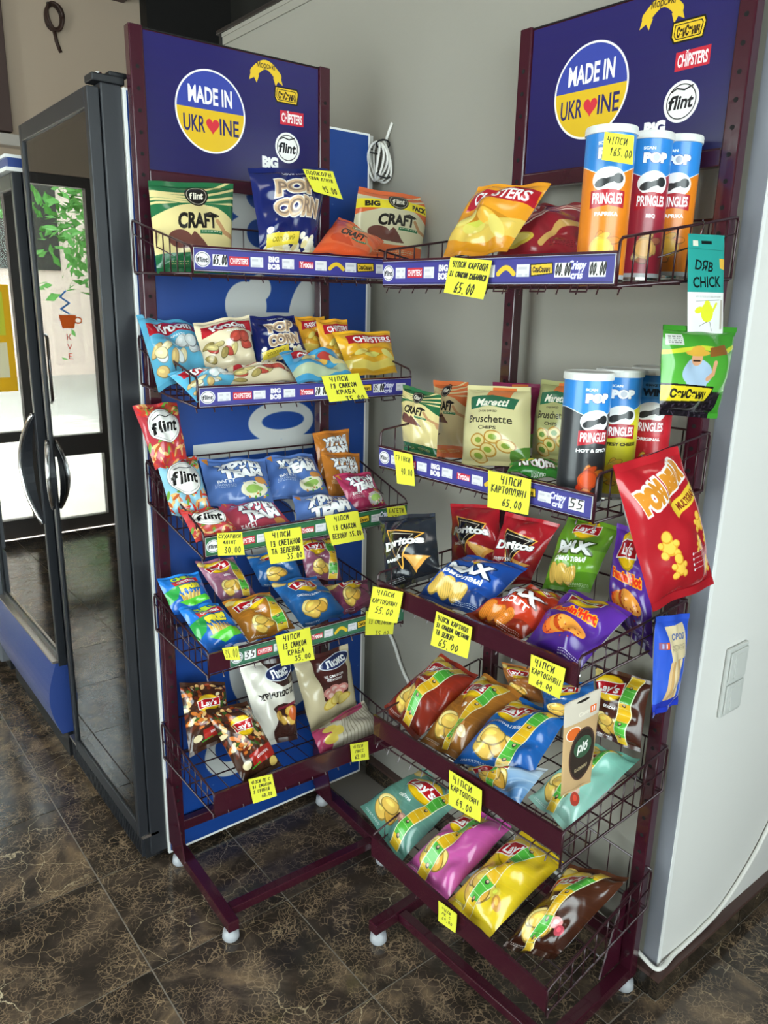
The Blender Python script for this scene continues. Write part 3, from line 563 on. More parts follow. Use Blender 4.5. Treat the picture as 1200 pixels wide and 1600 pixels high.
QUADS={
'A1':((0.6843,1.6676,1.7360),(0.8824,1.6658,1.7514),(0.8359,1.6039,1.5571),(0.6683,1.6076,1.5504),0.050),
'A2':((0.8807,1.5939,1.7764),(1.0871,1.5936,1.7974),(1.0108,1.5319,1.6003),(0.8752,1.5360,1.5985),0.070),
'A3':((1.1160,1.5873,1.6966),(1.1864,1.5036,1.6402),(1.0887,1.4480,1.5991),(0.9556,1.4582,1.6029),0.030),
'A4':((1.1911,1.6142,1.7714),(1.4150,1.6047,1.7656),(1.3443,1.5574,1.6000),(1.1324,1.5672,1.6078),0.050),
'G1':((0.6736,1.7482,1.4632),(0.7934,1.7155,1.4464),(0.7604,1.5603,1.3540),(0.6167,1.5051,1.3185),0.050),
'G2':((0.6463,1.5260,1.3514),(0.7642,1.5371,1.3598),(0.8029,1.4822,1.3303),(0.6668,1.4362,1.3025),0.040),
'G3':((0.7545,1.6346,1.4475),(0.9023,1.6454,1.4677),(0.8717,1.5595,1.3575),(0.7468,1.5603,1.3531),0.050),
'G4':((0.7893,1.5447,1.3584),(0.9327,1.5495,1.3622),(0.9319,1.4696,1.3315),(0.7546,1.4624,1.3263),0.040),
'G5':((0.9018,1.6447,1.4634),(1.0224,1.6422,1.4674),(1.0351,1.6029,1.3799),(0.8956,1.5963,1.3541),0.045),
'G6':((0.9234,1.5476,1.3870),(1.0705,1.5401,1.3860),(1.0521,1.4265,1.3360),(0.8922,1.4173,1.3296),0.050),
'G7':((1.0277,1.6509,1.4642),(1.1140,1.6482,1.4649),(1.1045,1.6085,1.3734),(1.0312,1.6084,1.3674),0.040),
'G8':((1.0554,1.5999,1.4598),(1.1480,1.5969,1.4603),(1.1372,1.5531,1.3468),(1.0558,1.5562,1.3476),0.040),
'G9':((1.0686,1.5432,1.4335),(1.2350,1.5372,1.4331),(1.2255,1.4911,1.3346),(1.0836,1.4948,1.3319),0.045),
'H1':((0.6279,1.6845,1.2689),(0.7324,1.6827,1.2715),(0.7134,1.5982,1.1560),(0.6345,1.5894,1.1403),0.045),
'H2':((0.6589,1.6506,1.1529),(0.7548,1.6445,1.1499),(0.7413,1.5407,1.0371),(0.6487,1.5497,1.0433),0.040),
'H3':((0.6619,1.5380,1.0555),(0.7543,1.5281,1.0513),(0.7653,1.4556,1.0062),(0.6600,1.4560,1.0042),0.035),
'H4':((0.7730,1.6709,1.1344),(0.9409,1.6512,1.1232),(0.9029,1.5459,1.0366),(0.7464,1.5632,1.0462),0.045),
'H5':((0.9471,1.6619,1.1240),(1.0826,1.6539,1.1214),(1.0643,1.5447,1.0336),(0.9033,1.5585,1.0401),0.045),
'H6':((0.7698,1.5911,1.0489),(0.9015,1.5494,1.0360),(0.9010,1.4631,1.0060),(0.7580,1.4653,1.0050),0.040),
'H7':((0.9501,1.5415,1.0467),(1.0890,1.5134,1.0368),(1.0851,1.4487,1.0090),(0.9053,1.4478,1.0059),0.040),
'H8':((1.0863,1.6564,1.1743),(1.1980,1.6531,1.1757),(1.1678,1.6035,1.0577),(1.0764,1.6088,1.0627),0.035),
'H9':((1.0807,1.6154,1.1312),(1.1979,1.6030,1.1181),(1.1601,1.5415,1.0195),(1.0623,1.5474,1.0234),0.035),
'H10':((1.0634,1.5273,1.0911),(1.1681,1.5185,1.0853),(1.1732,1.4490,1.0073),(1.0703,1.4548,1.0099),0.035),
'I1':((0.6442,1.6474,0.8682),(0.7465,1.6432,0.8676),(0.7539,1.5818,0.8003),(0.6558,1.5817,0.7965),0.040),
'I2':((0.6676,1.5892,0.8101),(0.7657,1.5785,0.8052),(0.7893,1.4780,0.7388),(0.6815,1.4752,0.7344),0.045),
'I3':((0.7753,1.7231,0.8622),(0.8785,1.7163,0.8596),(0.8904,1.6205,0.7833),(0.7970,1.6221,0.7820),0.045),
'I4':((0.7808,1.5889,0.7983),(0.9107,1.5850,0.7986),(0.9202,1.4810,0.7365),(0.7922,1.4775,0.7317),0.050),
'I5':((0.9112,1.7118,0.8582),(1.0466,1.6974,0.8511),(1.0320,1.6209,0.7946),(0.9108,1.6268,0.7959),0.050),
'I6':((0.9292,1.6228,0.8070),(1.0614,1.6075,0.8015),(1.0765,1.4800,0.7358),(0.9383,1.4749,0.7307),0.050),
'I7':((1.0498,1.6858,0.8861),(1.1628,1.6746,0.8766),(1.1387,1.5965,0.7740),(1.0419,1.6177,0.7971),0.050),
'I8':((1.0753,1.5948,0.7736),(1.2138,1.5809,0.7703),(1.1591,1.4856,0.7356),(1.0639,1.4792,0.7322),0.050),
'J1':((0.7082,1.6980,0.5605),(0.8261,1.6788,0.5360),(0.8035,1.6072,0.4192),(0.6845,1.6020,0.4041),0.060),
'J2':((0.7317,1.6047,0.5177),(0.8432,1.5942,0.5107),(0.8691,1.4706,0.3799),(0.7615,1.4643,0.3691),0.070),
'J3':((0.8525,1.6553,0.5873),(1.0051,1.6451,0.5738),(0.9803,1.5697,0.3641),(0.8757,1.5781,0.3773),0.070),
'J4':((1.0037,1.6334,0.5580),(1.1841,1.6295,0.5652),(1.1781,1.5717,0.3913),(1.0209,1.5691,0.3672),0.060),
'J5':((0.9892,1.5205,0.4024),(1.1838,1.5497,0.4234),(1.1817,1.4524,0.3666),(0.9802,1.4646,0.3697),0.050),
'B1':((1.1320,1.1468,1.7242),(1.1305,0.9611,1.7097),(1.0509,0.9832,1.5919),(1.0394,1.1432,1.5852),0.060),
'B2':((1.1937,1.0645,1.6875),(1.1914,0.9357,1.6796),(1.0972,0.8526,1.5819),(1.0918,1.0561,1.5854),0.050),
'C1':((1.0900,1.3076,1.3309),(1.0917,1.1803,1.3188),(1.0544,1.1475,1.1961),(1.0500,1.2491,1.1962),0.040),
'C2':((1.1908,1.3152,1.3343),(1.1970,1.2099,1.3392),(1.1502,1.1588,1.1841),(1.1427,1.2480,1.1728),0.040),
'C3':((1.1565,1.1686,1.3380),(1.1675,1.0065,1.3489),(1.1181,0.9529,1.2047),(1.1026,1.1211,1.1820),0.055),
'C4':((1.2818,1.2182,1.3348),(1.2890,1.0889,1.3421),(1.2617,1.0529,1.2123),(1.2521,1.1782,1.1935),0.040),
'C5':((1.2121,1.0198,1.3608),(1.2168,0.9157,1.3613),(1.1739,0.8896,1.2220),(1.1658,0.9920,1.2105),0.045),
'C6':((1.0891,0.9793,1.2108),(1.1447,0.8968,1.2264),(1.0768,0.8341,1.2052),(1.0580,0.9562,1.2012),0.030),
'D1':((1.0708,1.3499,1.0212),(1.0948,1.1885,1.0649),(1.0544,1.1210,0.9534),(1.0180,1.2499,0.8745),0.060),
'D2':((1.2342,1.2851,1.0440),(1.2504,1.1448,1.0692),(1.2024,1.0850,0.9426),(1.1835,1.2202,0.9103),0.060),
'D3':((1.2370,1.1141,1.0617),(1.2456,0.9718,1.0678),(1.1940,0.9980,0.9382),(1.1767,1.1018,0.9056),0.060),
'D4':((1.1291,1.1207,0.9806),(1.1526,0.9700,0.9915),(1.0255,0.9807,0.9102),(1.0091,1.1445,0.9042),0.075),
'D5':((1.2643,0.9640,1.0874),(1.2698,0.8446,1.0878),(1.2057,0.8552,0.9607),(1.1904,0.9603,0.9393),0.065),
'D6':((1.1331,0.9386,0.9654),(1.1336,0.8331,0.9632),(1.0154,0.8652,0.9004),(1.0197,1.0049,0.9060),0.070),
'D7':((1.1547,0.8631,0.9749),(1.1615,0.7278,0.9753),(1.0089,0.7255,0.8990),(1.0152,0.8499,0.9049),0.075),
'D8':((1.2683,0.8473,1.0939),(1.2703,0.7740,1.0897),(1.2119,0.7059,0.8751),(1.2222,0.8216,0.9290),0.060),
'E1':((1.2060,1.2651,0.6693),(1.2039,1.1343,0.6654),(1.0108,1.1252,0.5687),(1.0282,1.2661,0.5805),0.075),
'E2':((1.2236,1.1369,0.6650),(1.2250,1.0184,0.6631),(1.0350,1.0198,0.5664),(1.0223,1.1295,0.5624),0.075),
'E3':((1.2192,1.0313,0.6529),(1.2361,0.8978,0.6580),(1.0846,0.8656,0.5871),(1.0227,1.0262,0.5616),0.080),
'E4':((1.2652,1.1228,0.6883),(1.2783,1.0273,0.7035),(1.2490,0.9746,0.6494),(1.2359,1.0565,0.6331),0.050),
'E5':((1.2377,0.9772,0.6989),(1.2696,0.8666,0.7452),(1.2318,0.8275,0.6776),(1.2091,0.9406,0.6472),0.050),
'E6':((1.3035,0.8892,0.7645),(1.3132,0.7632,0.7754),(1.2626,0.7395,0.6427),(1.2553,0.8468,0.6361),0.060),
'E7':((1.2524,0.8358,0.6154),(1.2746,0.7434,0.6214),(1.0583,0.7473,0.5495),(1.0686,0.8518,0.5544),0.075),
'E8':((1.0385,0.9999,0.5632),(1.1254,0.8550,0.6001),(1.0245,0.8458,0.5537),(1.0086,0.9384,0.5483),0.050),
'F1':((1.1983,1.3099,0.3286),(1.1954,1.1575,0.3247),(0.9959,1.1530,0.2436),(1.0291,1.3532,0.2606),0.075),
'F2':((1.2009,1.1245,0.3160),(1.2216,1.0161,0.3219),(0.9918,1.0005,0.2374),(0.9975,1.1386,0.2417),0.080),
'F3':((1.2291,0.9926,0.3190),(1.2285,0.8680,0.3169),(1.0040,0.8734,0.2399),(1.0010,0.9984,0.2407),0.080),
'F4':((1.2273,0.8482,0.3223),(1.2750,0.7336,0.3428),(1.0648,0.7521,0.2421),(1.0213,0.8486,0.2232),0.080),
'card':((1.1516,0.7000,1.6151),(1.2597,0.7000,1.6195),(1.2978,0.7000,1.4528),(1.1867,0.7000,1.4539),0.004),
'seed':((1.1168,0.7034,1.4781),(1.3433,0.7030,1.4730),(1.2936,0.6914,1.3184),(1.1183,0.6928,1.3372),0.040),
'bear':((0.9946,0.6874,1.2678),(1.1823,0.6901,1.2804),(1.2678,0.6376,1.0328),(1.0711,0.6365,1.0279),0.050),
'fish':((1.1733,0.6897,0.9744),(1.2867,0.6888,0.9546),(1.2718,0.6807,0.7746),(1.1889,0.6806,0.7730),0.030),
'squid':((0.9394,0.6919,0.8777),(1.0377,0.6919,0.8780),(1.0203,0.6833,0.7053),(0.9407,0.6835,0.7095),0.006),
}
NOTEQ={
'n2':((0.9553,1.4229,1.3430),(1.0540,1.4195,1.3466),(1.0800,1.4186,1.2889),(0.9754,1.4222,1.2858)),
'n3':((0.6970,1.4310,1.0254),(0.7545,1.4289,1.0190),(0.7576,1.4288,0.9678),(0.6966,1.4310,0.9758)),
'n4':((0.8060,1.4261,1.0096),(0.8999,1.4229,1.0082),(0.9078,1.4226,0.9320),(0.8204,1.4256,0.9343)),
'n5':((0.9629,1.4207,1.0246),(1.0559,1.4174,1.0236),(1.0740,1.4168,0.9506),(0.9825,1.4200,0.9500)),
'n6':((1.1428,1.4164,1.0190),(1.1984,1.4144,1.0162),(1.2099,1.4140,0.9781),(1.1476,1.4162,0.9874)),
'n7':((0.6993,1.4309,0.7605),(0.7376,1.4295,0.7567),(0.7397,1.4295,0.7234),(0.7059,1.4306,0.7326)),
'n8':((0.8303,1.4253,0.7571),(0.9225,1.4221,0.7570),(0.9329,1.4217,0.6730),(0.8442,1.4248,0.6791)),
'n10':((0.7536,1.4290,0.4094),(0.8163,1.4268,0.4010),(0.8257,1.4265,0.3387),(0.7636,1.4286,0.3408)),
'n11':((1.0426,1.4189,0.4013),(1.0994,1.4169,0.3908),(1.1004,1.4169,0.3390),(1.0473,1.4187,0.3490)),
'n12':((1.0860,1.4174,0.7600),(1.1789,1.4141,0.7300),(1.1682,1.4145,0.6793),(1.0833,1.4175,0.6969)),
'n9':((0.9588,1.2280,0.9123),(0.9630,1.1325,0.9283),(0.9625,1.1434,0.8565),(0.9582,1.2432,0.8345)),
'm1':((0.9672,1.0373,1.5806),(0.9714,0.9408,1.5730),(0.9709,0.9516,1.5105),(0.9667,1.0479,1.5215)),
'm3':((0.9612,1.1733,1.2171),(0.9636,1.1189,1.2180),(0.9643,1.1033,1.1584),(0.9619,1.1573,1.1533)),
'm4':((0.9722,0.9223,1.2209),(0.9763,0.8274,1.2223),(0.9764,0.8247,1.1620),(0.9724,0.9173,1.1555)),
'm5':((0.9673,1.0347,0.9180),(0.9715,0.9390,0.9171),(0.9713,0.9428,0.8526),(0.9668,1.0450,0.8430)),
'm6':((0.9775,0.7995,0.9147),(0.9807,0.7265,0.9153),(0.9806,0.7300,0.8590),(0.9776,0.7987,0.8595)),
'm7':((0.9697,0.9793,0.5907),(0.9736,0.8908,0.5913),(0.9738,0.8859,0.5247),(0.9699,0.9746,0.5140)),
'm8':((0.9692,0.9918,0.2644),(0.9715,0.9369,0.2686),(0.9717,0.9341,0.2250),(0.9694,0.9871,0.2162)),
'n1':((0.9896,1.5476,1.7813),(1.0684,1.5458,1.7847),(1.0813,1.5283,1.7239),(1.0089,1.5339,1.7349)),
'm2':((1.0381,0.7875,1.7556),(1.0718,0.7588,1.7510),(1.0631,0.7510,1.7084),(1.0282,0.7812,1.7148)),
}
# ------------------------------------------------------------------ setting
def marble(name,dark=1.0,rough=0.09):
    m,n,l,p=newmat(name)
    ge=n.new('ShaderNodeNewGeometry'); oi=n.new('ShaderNodeObjectInfo')
    sc_=n.new('ShaderNodeVectorMath'); sc_.operation='SCALE'; sc_.inputs[3].default_value=37.0
    cmb=n.new('ShaderNodeCombineXYZ'); l.new(oi.outputs['Random'],cmb.inputs[0]); l.new(oi.outputs['Random'],cmb.inputs[1])
    l.new(cmb.outputs[0],sc_.inputs[0]); ad=n.new('ShaderNodeVectorMath'); ad.operation='ADD'
    l.new(ge.outputs['Position'],ad.inputs[0]); l.new(sc_.outputs[0],ad.inputs[1])
    nz=n.new('ShaderNodeTexNoise'); nz.inputs['Scale'].default_value=5.5; nz.inputs['Detail'].default_value=7; nz.inputs['Roughness'].default_value=.62; nz.inputs['Distortion'].default_value=.6
    l.new(ad.outputs[0],nz.inputs['Vector'])
    cr=n.new('ShaderNodeValToRGB'); e=cr.color_ramp.elements
    e[0].position=.34; e[0].color=lin(shade('2a241f',dark)); e[1].position=.72; e[1].color=lin(shade('806a52',dark))
    x=e.new(.52); x.color=lin(shade('3d342d',dark)); x=e.new(.60); x.color=lin(shade('5a4c3f',dark))
    l.new(nz.outputs['Fac'],cr.inputs['Fac'])
    wv=n.new('ShaderNodeTexNoise'); wv.inputs['Scale'].default_value=9; wv.inputs['Detail'].default_value=6; l.new(ad.outputs[0],wv.inputs['Vector'])
    mxv=n.new('ShaderNodeVectorMath'); mxv.operation='MULTIPLY_ADD'; l.new(wv.outputs['Color'],mxv.inputs[0]); mxv.inputs[1].default_value=(.09,.09,.09); l.new(ad.outputs[0],mxv.inputs[2])
    col=cr.outputs['Color']
    for scale,w0,vc,mk,fac in ((85,.07,'a58a6c',(.47,.58),.5),(50,.05,'a88d70',(.46,.58),.6),(24,.022,'bda27e',(.50,.62),.55),(8,.008,'cdb894',(.55,.64),.7),(14,.012,'dccaa8',(.58,.68),.85)):
        vo=n.new('ShaderNodeTexVoronoi'); vo.feature='DISTANCE_TO_EDGE'; vo.inputs['Scale'].default_value=scale; l.new(mxv.outputs[0],vo.inputs['Vector'])
        r=n.new('ShaderNodeMapRange'); r.inputs[1].default_value=w0; r.inputs[2].default_value=w0*.25; l.new(vo.outputs['Distance'],r.inputs[0])
        mn=n.new('ShaderNodeTexNoise'); mn.inputs['Scale'].default_value=scale*.22; mn.inputs['Detail'].default_value=2
        of=n.new('ShaderNodeVectorMath'); of.operation='ADD'; of.inputs[1].default_value=(scale,3,1); l.new(ad.outputs[0],of.inputs[0]); l.new(of.outputs[0],mn.inputs['Vector'])
        r2=n.new('ShaderNodeMapRange'); r2.inputs[1].default_value=mk[0]; r2.inputs[2].default_value=mk[1]; l.new(mn.outputs['Fac'],r2.inputs[0])
        mu=n.new('ShaderNodeMath'); mu.operation='MULTIPLY'; l.new(r.outputs[0],mu.inputs[0]); l.new(r2.outputs[0],mu.inputs[1])
        m2=n.new('ShaderNodeMath'); m2.operation='MULTIPLY'; m2.inputs[1].default_value=fac; l.new(mu.outputs[0],m2.inputs[0])
        mx=n.new('ShaderNodeMixRGB'); l.new(m2.outputs[0],mx.inputs['Fac']); l.new(col,mx.inputs['Color1']); mx.inputs['Color2'].default_value=lin(shade(vc,dark)); col=mx.outputs['Color']
    l.new(col,p.inputs['Base Color']); p.inputs['Roughness'].default_value=rough
    rn=n.new('ShaderNodeMapRange'); rn.inputs[3].default_value=rough*.7; rn.inputs[4].default_value=rough*2.4; l.new(wv.outputs['Fac'],rn.inputs[0]); l.new(rn.outputs[0],p.inputs['Roughness'])
    return m
M['marble']=marble('emperador_marble'); M['marble_dark']=marble('emperador_marble_dark',.7,.12)
M['grout']=mat('tile_grout','9a9084',.9)
M['profile']=mat('pale_profile','cdbfb8',.35)
fl=struct(MB().box(-2.5,4.5,-2.0,5.1,-.1,-.0022).build('floor','grout'))
TS,GX,GY=.3645,.5005,1.4437
tb=bmesh.new(); hs=TS/2-.0019
vv=[tb.verts.new((sx*hs,sy*hs,z)) for z in (-.002,0) for sx,sy in ((-1,-1),(1,-1),(1,1),(-1,1))]
for f in ((4,5,6,7),(0,1,5,4),(1,2,6,5),(2,3,7,6),(3,0,4,7)): tb.faces.new([vv[i] for i in f])
tme=bpy.data.meshes.new('tile'); tb.to_mesh(tme); tb.free(); tme.materials.append(M['marble'])
for i in range(-5,7):
    for j in range(-6,10):
        x=GX+(i+.5)*TS; y=GY+(j+.5)*TS
        if x>1.384-.1 and y>.7+.2: continue
        o=bpy.data.objects.new('tile',tme); COL.objects.link(o); o.location=(x,y,0); o.parent=fl
far_m=MB()
for i in range(-9,12):
    for j in range(-10,11):
        if -5<=i<7 and -6<=j<10: continue
        x=GX+(i+.5)*TS; y=GY+(j+.5)*TS
        if x>4.4 or x<-2.5 or y<-2 or y>5.1 or (x>1.3 and y>.9): continue
        far_m.box(x-hs,x+hs,y-hs,y+hs,-.002,0)
o=far_m.build('tile_field','marble',fl); o['kind']='stuff'
WT=2.37
# right partition (behind the right rack) and the end face with the switch
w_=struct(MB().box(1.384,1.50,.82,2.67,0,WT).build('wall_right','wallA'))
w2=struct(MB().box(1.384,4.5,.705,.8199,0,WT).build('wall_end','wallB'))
struct(MB().box(1.372,1.52,.69,2.69,WT,WT+.014).build('trim_1','toptrim',bevel=.003))
struct(MB().box(1.52,4.5,.69,.84,WT,WT+.014).build('trim_2','toptrim'))
struct(MB().box(1.380,1.384,.735,.82,.061,WT).build('trim_3','wallA'))
struct(MB().box(1.3795,1.3838,.7035,.738,.061,WT).build('trim_4','strip'))
struct(MB().box(1.382,1.392,.7012,.7048,.061,WT).build('trim_5','white'))
struct(MB().box(1.376,1.3838,2.655,2.675,0,WT).build('trim_6','fr_black'))
def skirting(name,x0,x1,y0,y1,axis):
    s=struct(MB().box(x0,x1,y0,y1,0,.004).build(name,'grout'))
    n=int((x1-x0 if axis=='x' else y1-y0)/TS)+1
    for k in range(n):
        if axis=='x': a,b=x0+k*TS,min(x0+(k+1)*TS-.003,x1); bx=(a,b,y0,y1)
        else: a,b=y0+k*TS,min(y0+(k+1)*TS-.003,y1); bx=(x0,x1,a,b)
        if b-a<.02: continue
        MB().box(*bx,.0,.052).build('tile','marble_dark',s,bevel=.001)
    MB().box(x0-.001,x1+.001,y0-.001,y1+.001,.052,.061).build('cap_strip','brown',s)
    return s
struct(MB().box(1.379,1.384,.706,2.655,WT-.035,WT).box(1.3765,1.379,.706,2.655,WT-.012,WT).build('trim_11','wallA'))
skirting('baseboard_right',1.362,1.384,.7045,1.765,'y')
skirting('baseboard_end',1.362,4.4,.684,.7045,'x')
# far wall with the storefront glazing, other walls, ceiling
fw=MB(); fw.box(-2.5,-.55,5.1,5.25,0,CEIL); fw.box(-.55,1.05,5.1,5.25,2.2,CEIL); fw.box(1.05,2.1,5.1,5.25,0,CEIL); struct(fw.build('wall_far','wallfar'))
struct(MB().box(2.1,2.66,5.0,5.25,0,CEIL).build('trim_7','darkpanel'))
struct(MB().box(2.66,4.5,5.1,5.25,0,CEIL).build('wall_back','darkgrey'))
struct(MB().box(4.5,4.6,-2.0,5.25,0,CEIL).build('wall_side','darkgrey'))
struct(MB().box(-2.6,4.6,-2.1,5.25,CEIL,CEIL+.1).build('ceiling','ceil'))
struct(MB().box(1.6,2.0,4.6,5.1,3.2,3.5).build('trim_8','brown'))
struct(MB().box(.2,1.29,5.02,5.1,2.385,3.3).build('trim_9','brownlam',bevel=.004))
struct(MB().box(.2,1.37,5.0,5.1,2.31,2.372).build('trim_10','pale',bevel=.006))
nw=MB(); nw.box(-2.5,-1.9,-2.1,-2.0,0,CEIL); nw.box(1.5,4.5,-2.1,-2.0,0,CEIL); nw.box(-1.9,1.5,-2.1,-2.0,0,.5); nw.box(-1.9,1.5,-2.1,-2.0,2.7,CEIL); struct(nw.build('wall_near','wallA'))
lw=MB(); lw.box(-2.6,-2.5,-2.1,-.1,0,CEIL); lw.box(-2.6,-2.5,2.5,5.25,0,CEIL); lw.box(-2.6,-2.5,-.1,2.5,0,.4); lw.box(-2.6,-2.5,-.1,2.5,2.6,CEIL); struct(lw.build('wall_left','wallfar'))
def window(name,kind,x0,x1,z0,z1,p,n=3):
    """framed window in a wall: kind 'y' lies in plane y=p, 'x' in plane x=p"""
    def bx(m,a0,a1,c0,c1,t=.03):
        if kind=='y': m.box(a0,a1,p-t,p+t,c0,c1)
        else: m.box(p-t,p+t,a0,a1,c0,c1)
    m=MB(); bx(m,x0,x1,z0,z0+.05); bx(m,x0,x1,z1-.05,z1); bx(m,x0,x0+.05,z0+.05,z1-.05); bx(m,x1-.05,x1,z0+.05,z1-.05)
    for k in range(1,n): xx=x0+(x1-x0)*k/n; bx(m,xx-.025,xx+.025,z0+.05,z1-.05)
    f=struct(m.build(name,'white'))
    for k in range(n):
        g=MB(); a=x0+(x1-x0)*k/n+.025; b=x0+(x1-x0)*(k+1)/n-.025; bx(g,a,b,z0+.05,z1-.05,.003); g.build('pane','glass',f)
window('window_1','y',-1.9,1.5,.5,2.7,-2.05,3)
window('window_2','x',-.1,2.5,.4,2.6,-2.55,3)
# entrance door and shop window in the far wall
d=MB(); 
for (a,b,c,e) in ((-.55,-.47,0,2.2),(-.14,-.05,0,2.2),(-.47,-.14,0,.08),(-.47,-.14,.50,.63),(-.47,-.14,2.14,2.2)): d.box(a,b,5.12,5.18,c,e)
df=struct(d.build('door_1','doorframe'))
MB().box(-.47,-.14,5.148,5.152,.08,.50).build('pane','glass',df); MB().box(-.47,-.14,5.148,5.152,.63,2.14).build('pane','glass',df)
MB().tube([(-.16,5.11,.85),(-.16,5.08,.87),(-.16,5.08,1.25),(-.16,5.11,1.27)],.01,8).build('door_handle','chrome',df,smooth=True)
d=MB()
for (a,b,c,e) in ((-.05,0,0,2.2),(1.0,1.05,0,2.2),(0,1.0,0,.12),(0,1.0,.62,.68),(0,1.0,2.12,2.2),(.48,.52,.12,2.12)): d.box(a,b,5.12,5.18,c,e)
wf=struct(d.build('window_3','doorframe'))
for a,b in ((0,.48),(.52,1.0)):
    MB().box(a,b,5.148,5.152,.12,.62).build('pane','glass',wf); MB().box(a,b,5.148,5.152,.68,2.12).build('pane','glass',wf)
def decal(name,cv,quad,rough=.5,parent=None,bump=0,coat=0):
    me=bpy.data.meshes.new(name); me.from_pydata([tuple(q) for q in quad],[],[(3,2,1,0)])
    uv=me.uv_layers.new(); 
    for li,co in enumerate(((0,0),(1,0),(1,1),(0,1))): uv.data[li].uv=co
    o=bpy.data.objects.new(name,me); COL.objects.link(o); me.materials.append(printmat(name,cv,rough,bump,coat=coat))
    if parent: o.parent=parent
    return o
def backlit(o):
    m=o.data.materials[0]; n,l=m.node_tree.nodes,m.node_tree.links; p=n['Principled BSDF']; out=n['Material Output']
    img=[x for x in n if x.type=='TEX_IMAGE'][0]; tb_=n.new('ShaderNodeBsdfTranslucent'); l.new(img.outputs[0],tb_.inputs[0])
    mx=n.new('ShaderNodeMixShader'); mx.inputs[0].default_value=.75; l.new(p.outputs[0],mx.inputs[1]); l.new(tb_.outputs[0],mx.inputs[2])
    hs=n.new('ShaderNodeSeparateColor'); hs.mode='HSV'; l.new(img.outputs[0],hs.inputs[0]); r=n.new('ShaderNodeMapRange'); r.inputs[1].default_value=.03; r.inputs[2].default_value=.2; l.new(hs.outputs[1],r.inputs[0])
    tp=n.new('ShaderNodeBsdfTransparent'); m2=n.new('ShaderNodeMixShader'); l.new(r.outputs[0],m2.inputs[0]); l.new(tp.outputs[0],m2.inputs[1]); l.new(mx.outputs[0],m2.inputs[2]); l.new(m2.outputs[0],out.inputs['Surface'])
    return o
# stickers on the entrance glazing: steaming cup and lettering on the door, orange and yellow poster on the window
c=CV(2.6,'f6f6f6',200); c.line([(.5,.1),(.3,.3),(.6,.5),(.3,.7),(.55,.85)],.06,'5a8ad0'); c.poly([(.2,.9),(.8,.9),(.7,1.35),(.3,1.35)],'e4682c'); c.ell(.85,1.08,.14,.12,'e4682c',ring=.04)
for k,t in enumerate('КVЕ'): c.txt(t,.5,1.65+.33*k,.2,'c8341f',b=.0)
tag(backlit(decal('cup_sticker',c,[(-.22,5.14,1.55),(-.40,5.14,1.55),(-.40,5.14,1.08),(-.22,5.14,1.08)],.5)),'sticker of an orange cup with blue steam on the glass entrance door','sticker')
c=CV(1.5,'f4c02a',200); c.rect(0,0,.25,1.5,'f08020'); c.rect(.3,.1,.9,.7,'d8e04a'); c.rect(.35,.8,.9,1.3,'f4f0d0')
tag(backlit(decal('window_poster',c,[(.40,5.14,1.56),(.02,5.14,1.56),(.02,5.14,.93),(.40,5.14,.93)],.5)),'orange and yellow poster on the shop window glass','poster')
# outside
struct(MB().box(-30,30,5.25,40,-.16,-.1).build('pavement',mat('pavement','c9c4bb',.9,var=.3,bscale=3)))
fb=MB().box(-14,14,17,22,-.1,7).build('facade',mat('pink_render','ead6ca',.9)); bl=empty('building',(0,17,-.1)); unparent_space(fb,bl)
for k in range(9):
    q=MB().box(-12.2+k*2.8,-10.8+k*2.8,16.96,17.02,2.0,3.6).build('window','darkgrey'); unparent_space(q,bl)
tag(bl,'pale pink building across the street outside the entrance','building')
tr=MB().lathe([(.14,0),(.11,1.5),(.08,2.4)],n=8).build('trunk','brown'); 
tt=empty('street_tree',(-4.4,14,-.1)); tr.parent=tt
cr_=bmesh.new(); rr=random.Random(4)
for k in range(2600):
    a=Vector((rr.gauss(0,.8),rr.gauss(0,.8),3.0+rr.gauss(0,.7))); s=rr.uniform(.07,.15); q=Matrix.Rotation(rr.uniform(0,6),4,(rr.random(),rr.random(),rr.random()))
    vs=[cr_.verts.new(a+q@Vector(v)*s) for v in ((-1,0,0),(0,-.5,.1),(1,0,0),(0,.5,.1))]; cr_.faces.new(vs)
me=bpy.data.meshes.new('crown'); cr_.to_mesh(me); cr_.free(); me.materials.append(mat('tree_leaves','5a9a44',.6)); o=bpy.data.objects.new('crown',me); COL.objects.link(o); o.parent=tt
tag(tt,'green street tree seen through the entrance glazing','tree')
# fill lamps under the ceiling, out of view, added to soften and brighten the racks
def lamp(x,y,pw,label):
    t=empty('fill_lamp',(x,y,CEIL)); MB().box(-.32,.32,-.32,.32,-.05,0).build('frame','white',t)
    m,n,l,p=newmat('fill_lamp_diffuser'); p.inputs['Emission Color'].default_value=(1,.93,.84,1); p.inputs['Emission Strength'].default_value=pw
    MB().box(-.29,.29,-.29,.29,-.058,-.0501).build('diffuser',m,t); tag(t,label,'lamp','added fill lamps')
LP=3.0
lamp(.1,.6,LP,'added square fill lamp above the aisle in front of the racks'); lamp(.1,3.2,LP,'added square fill lamp above the aisle beside the far fridges'); lamp(2.6,-.6,LP,'added square fill lamp in front of the wall with the switch')

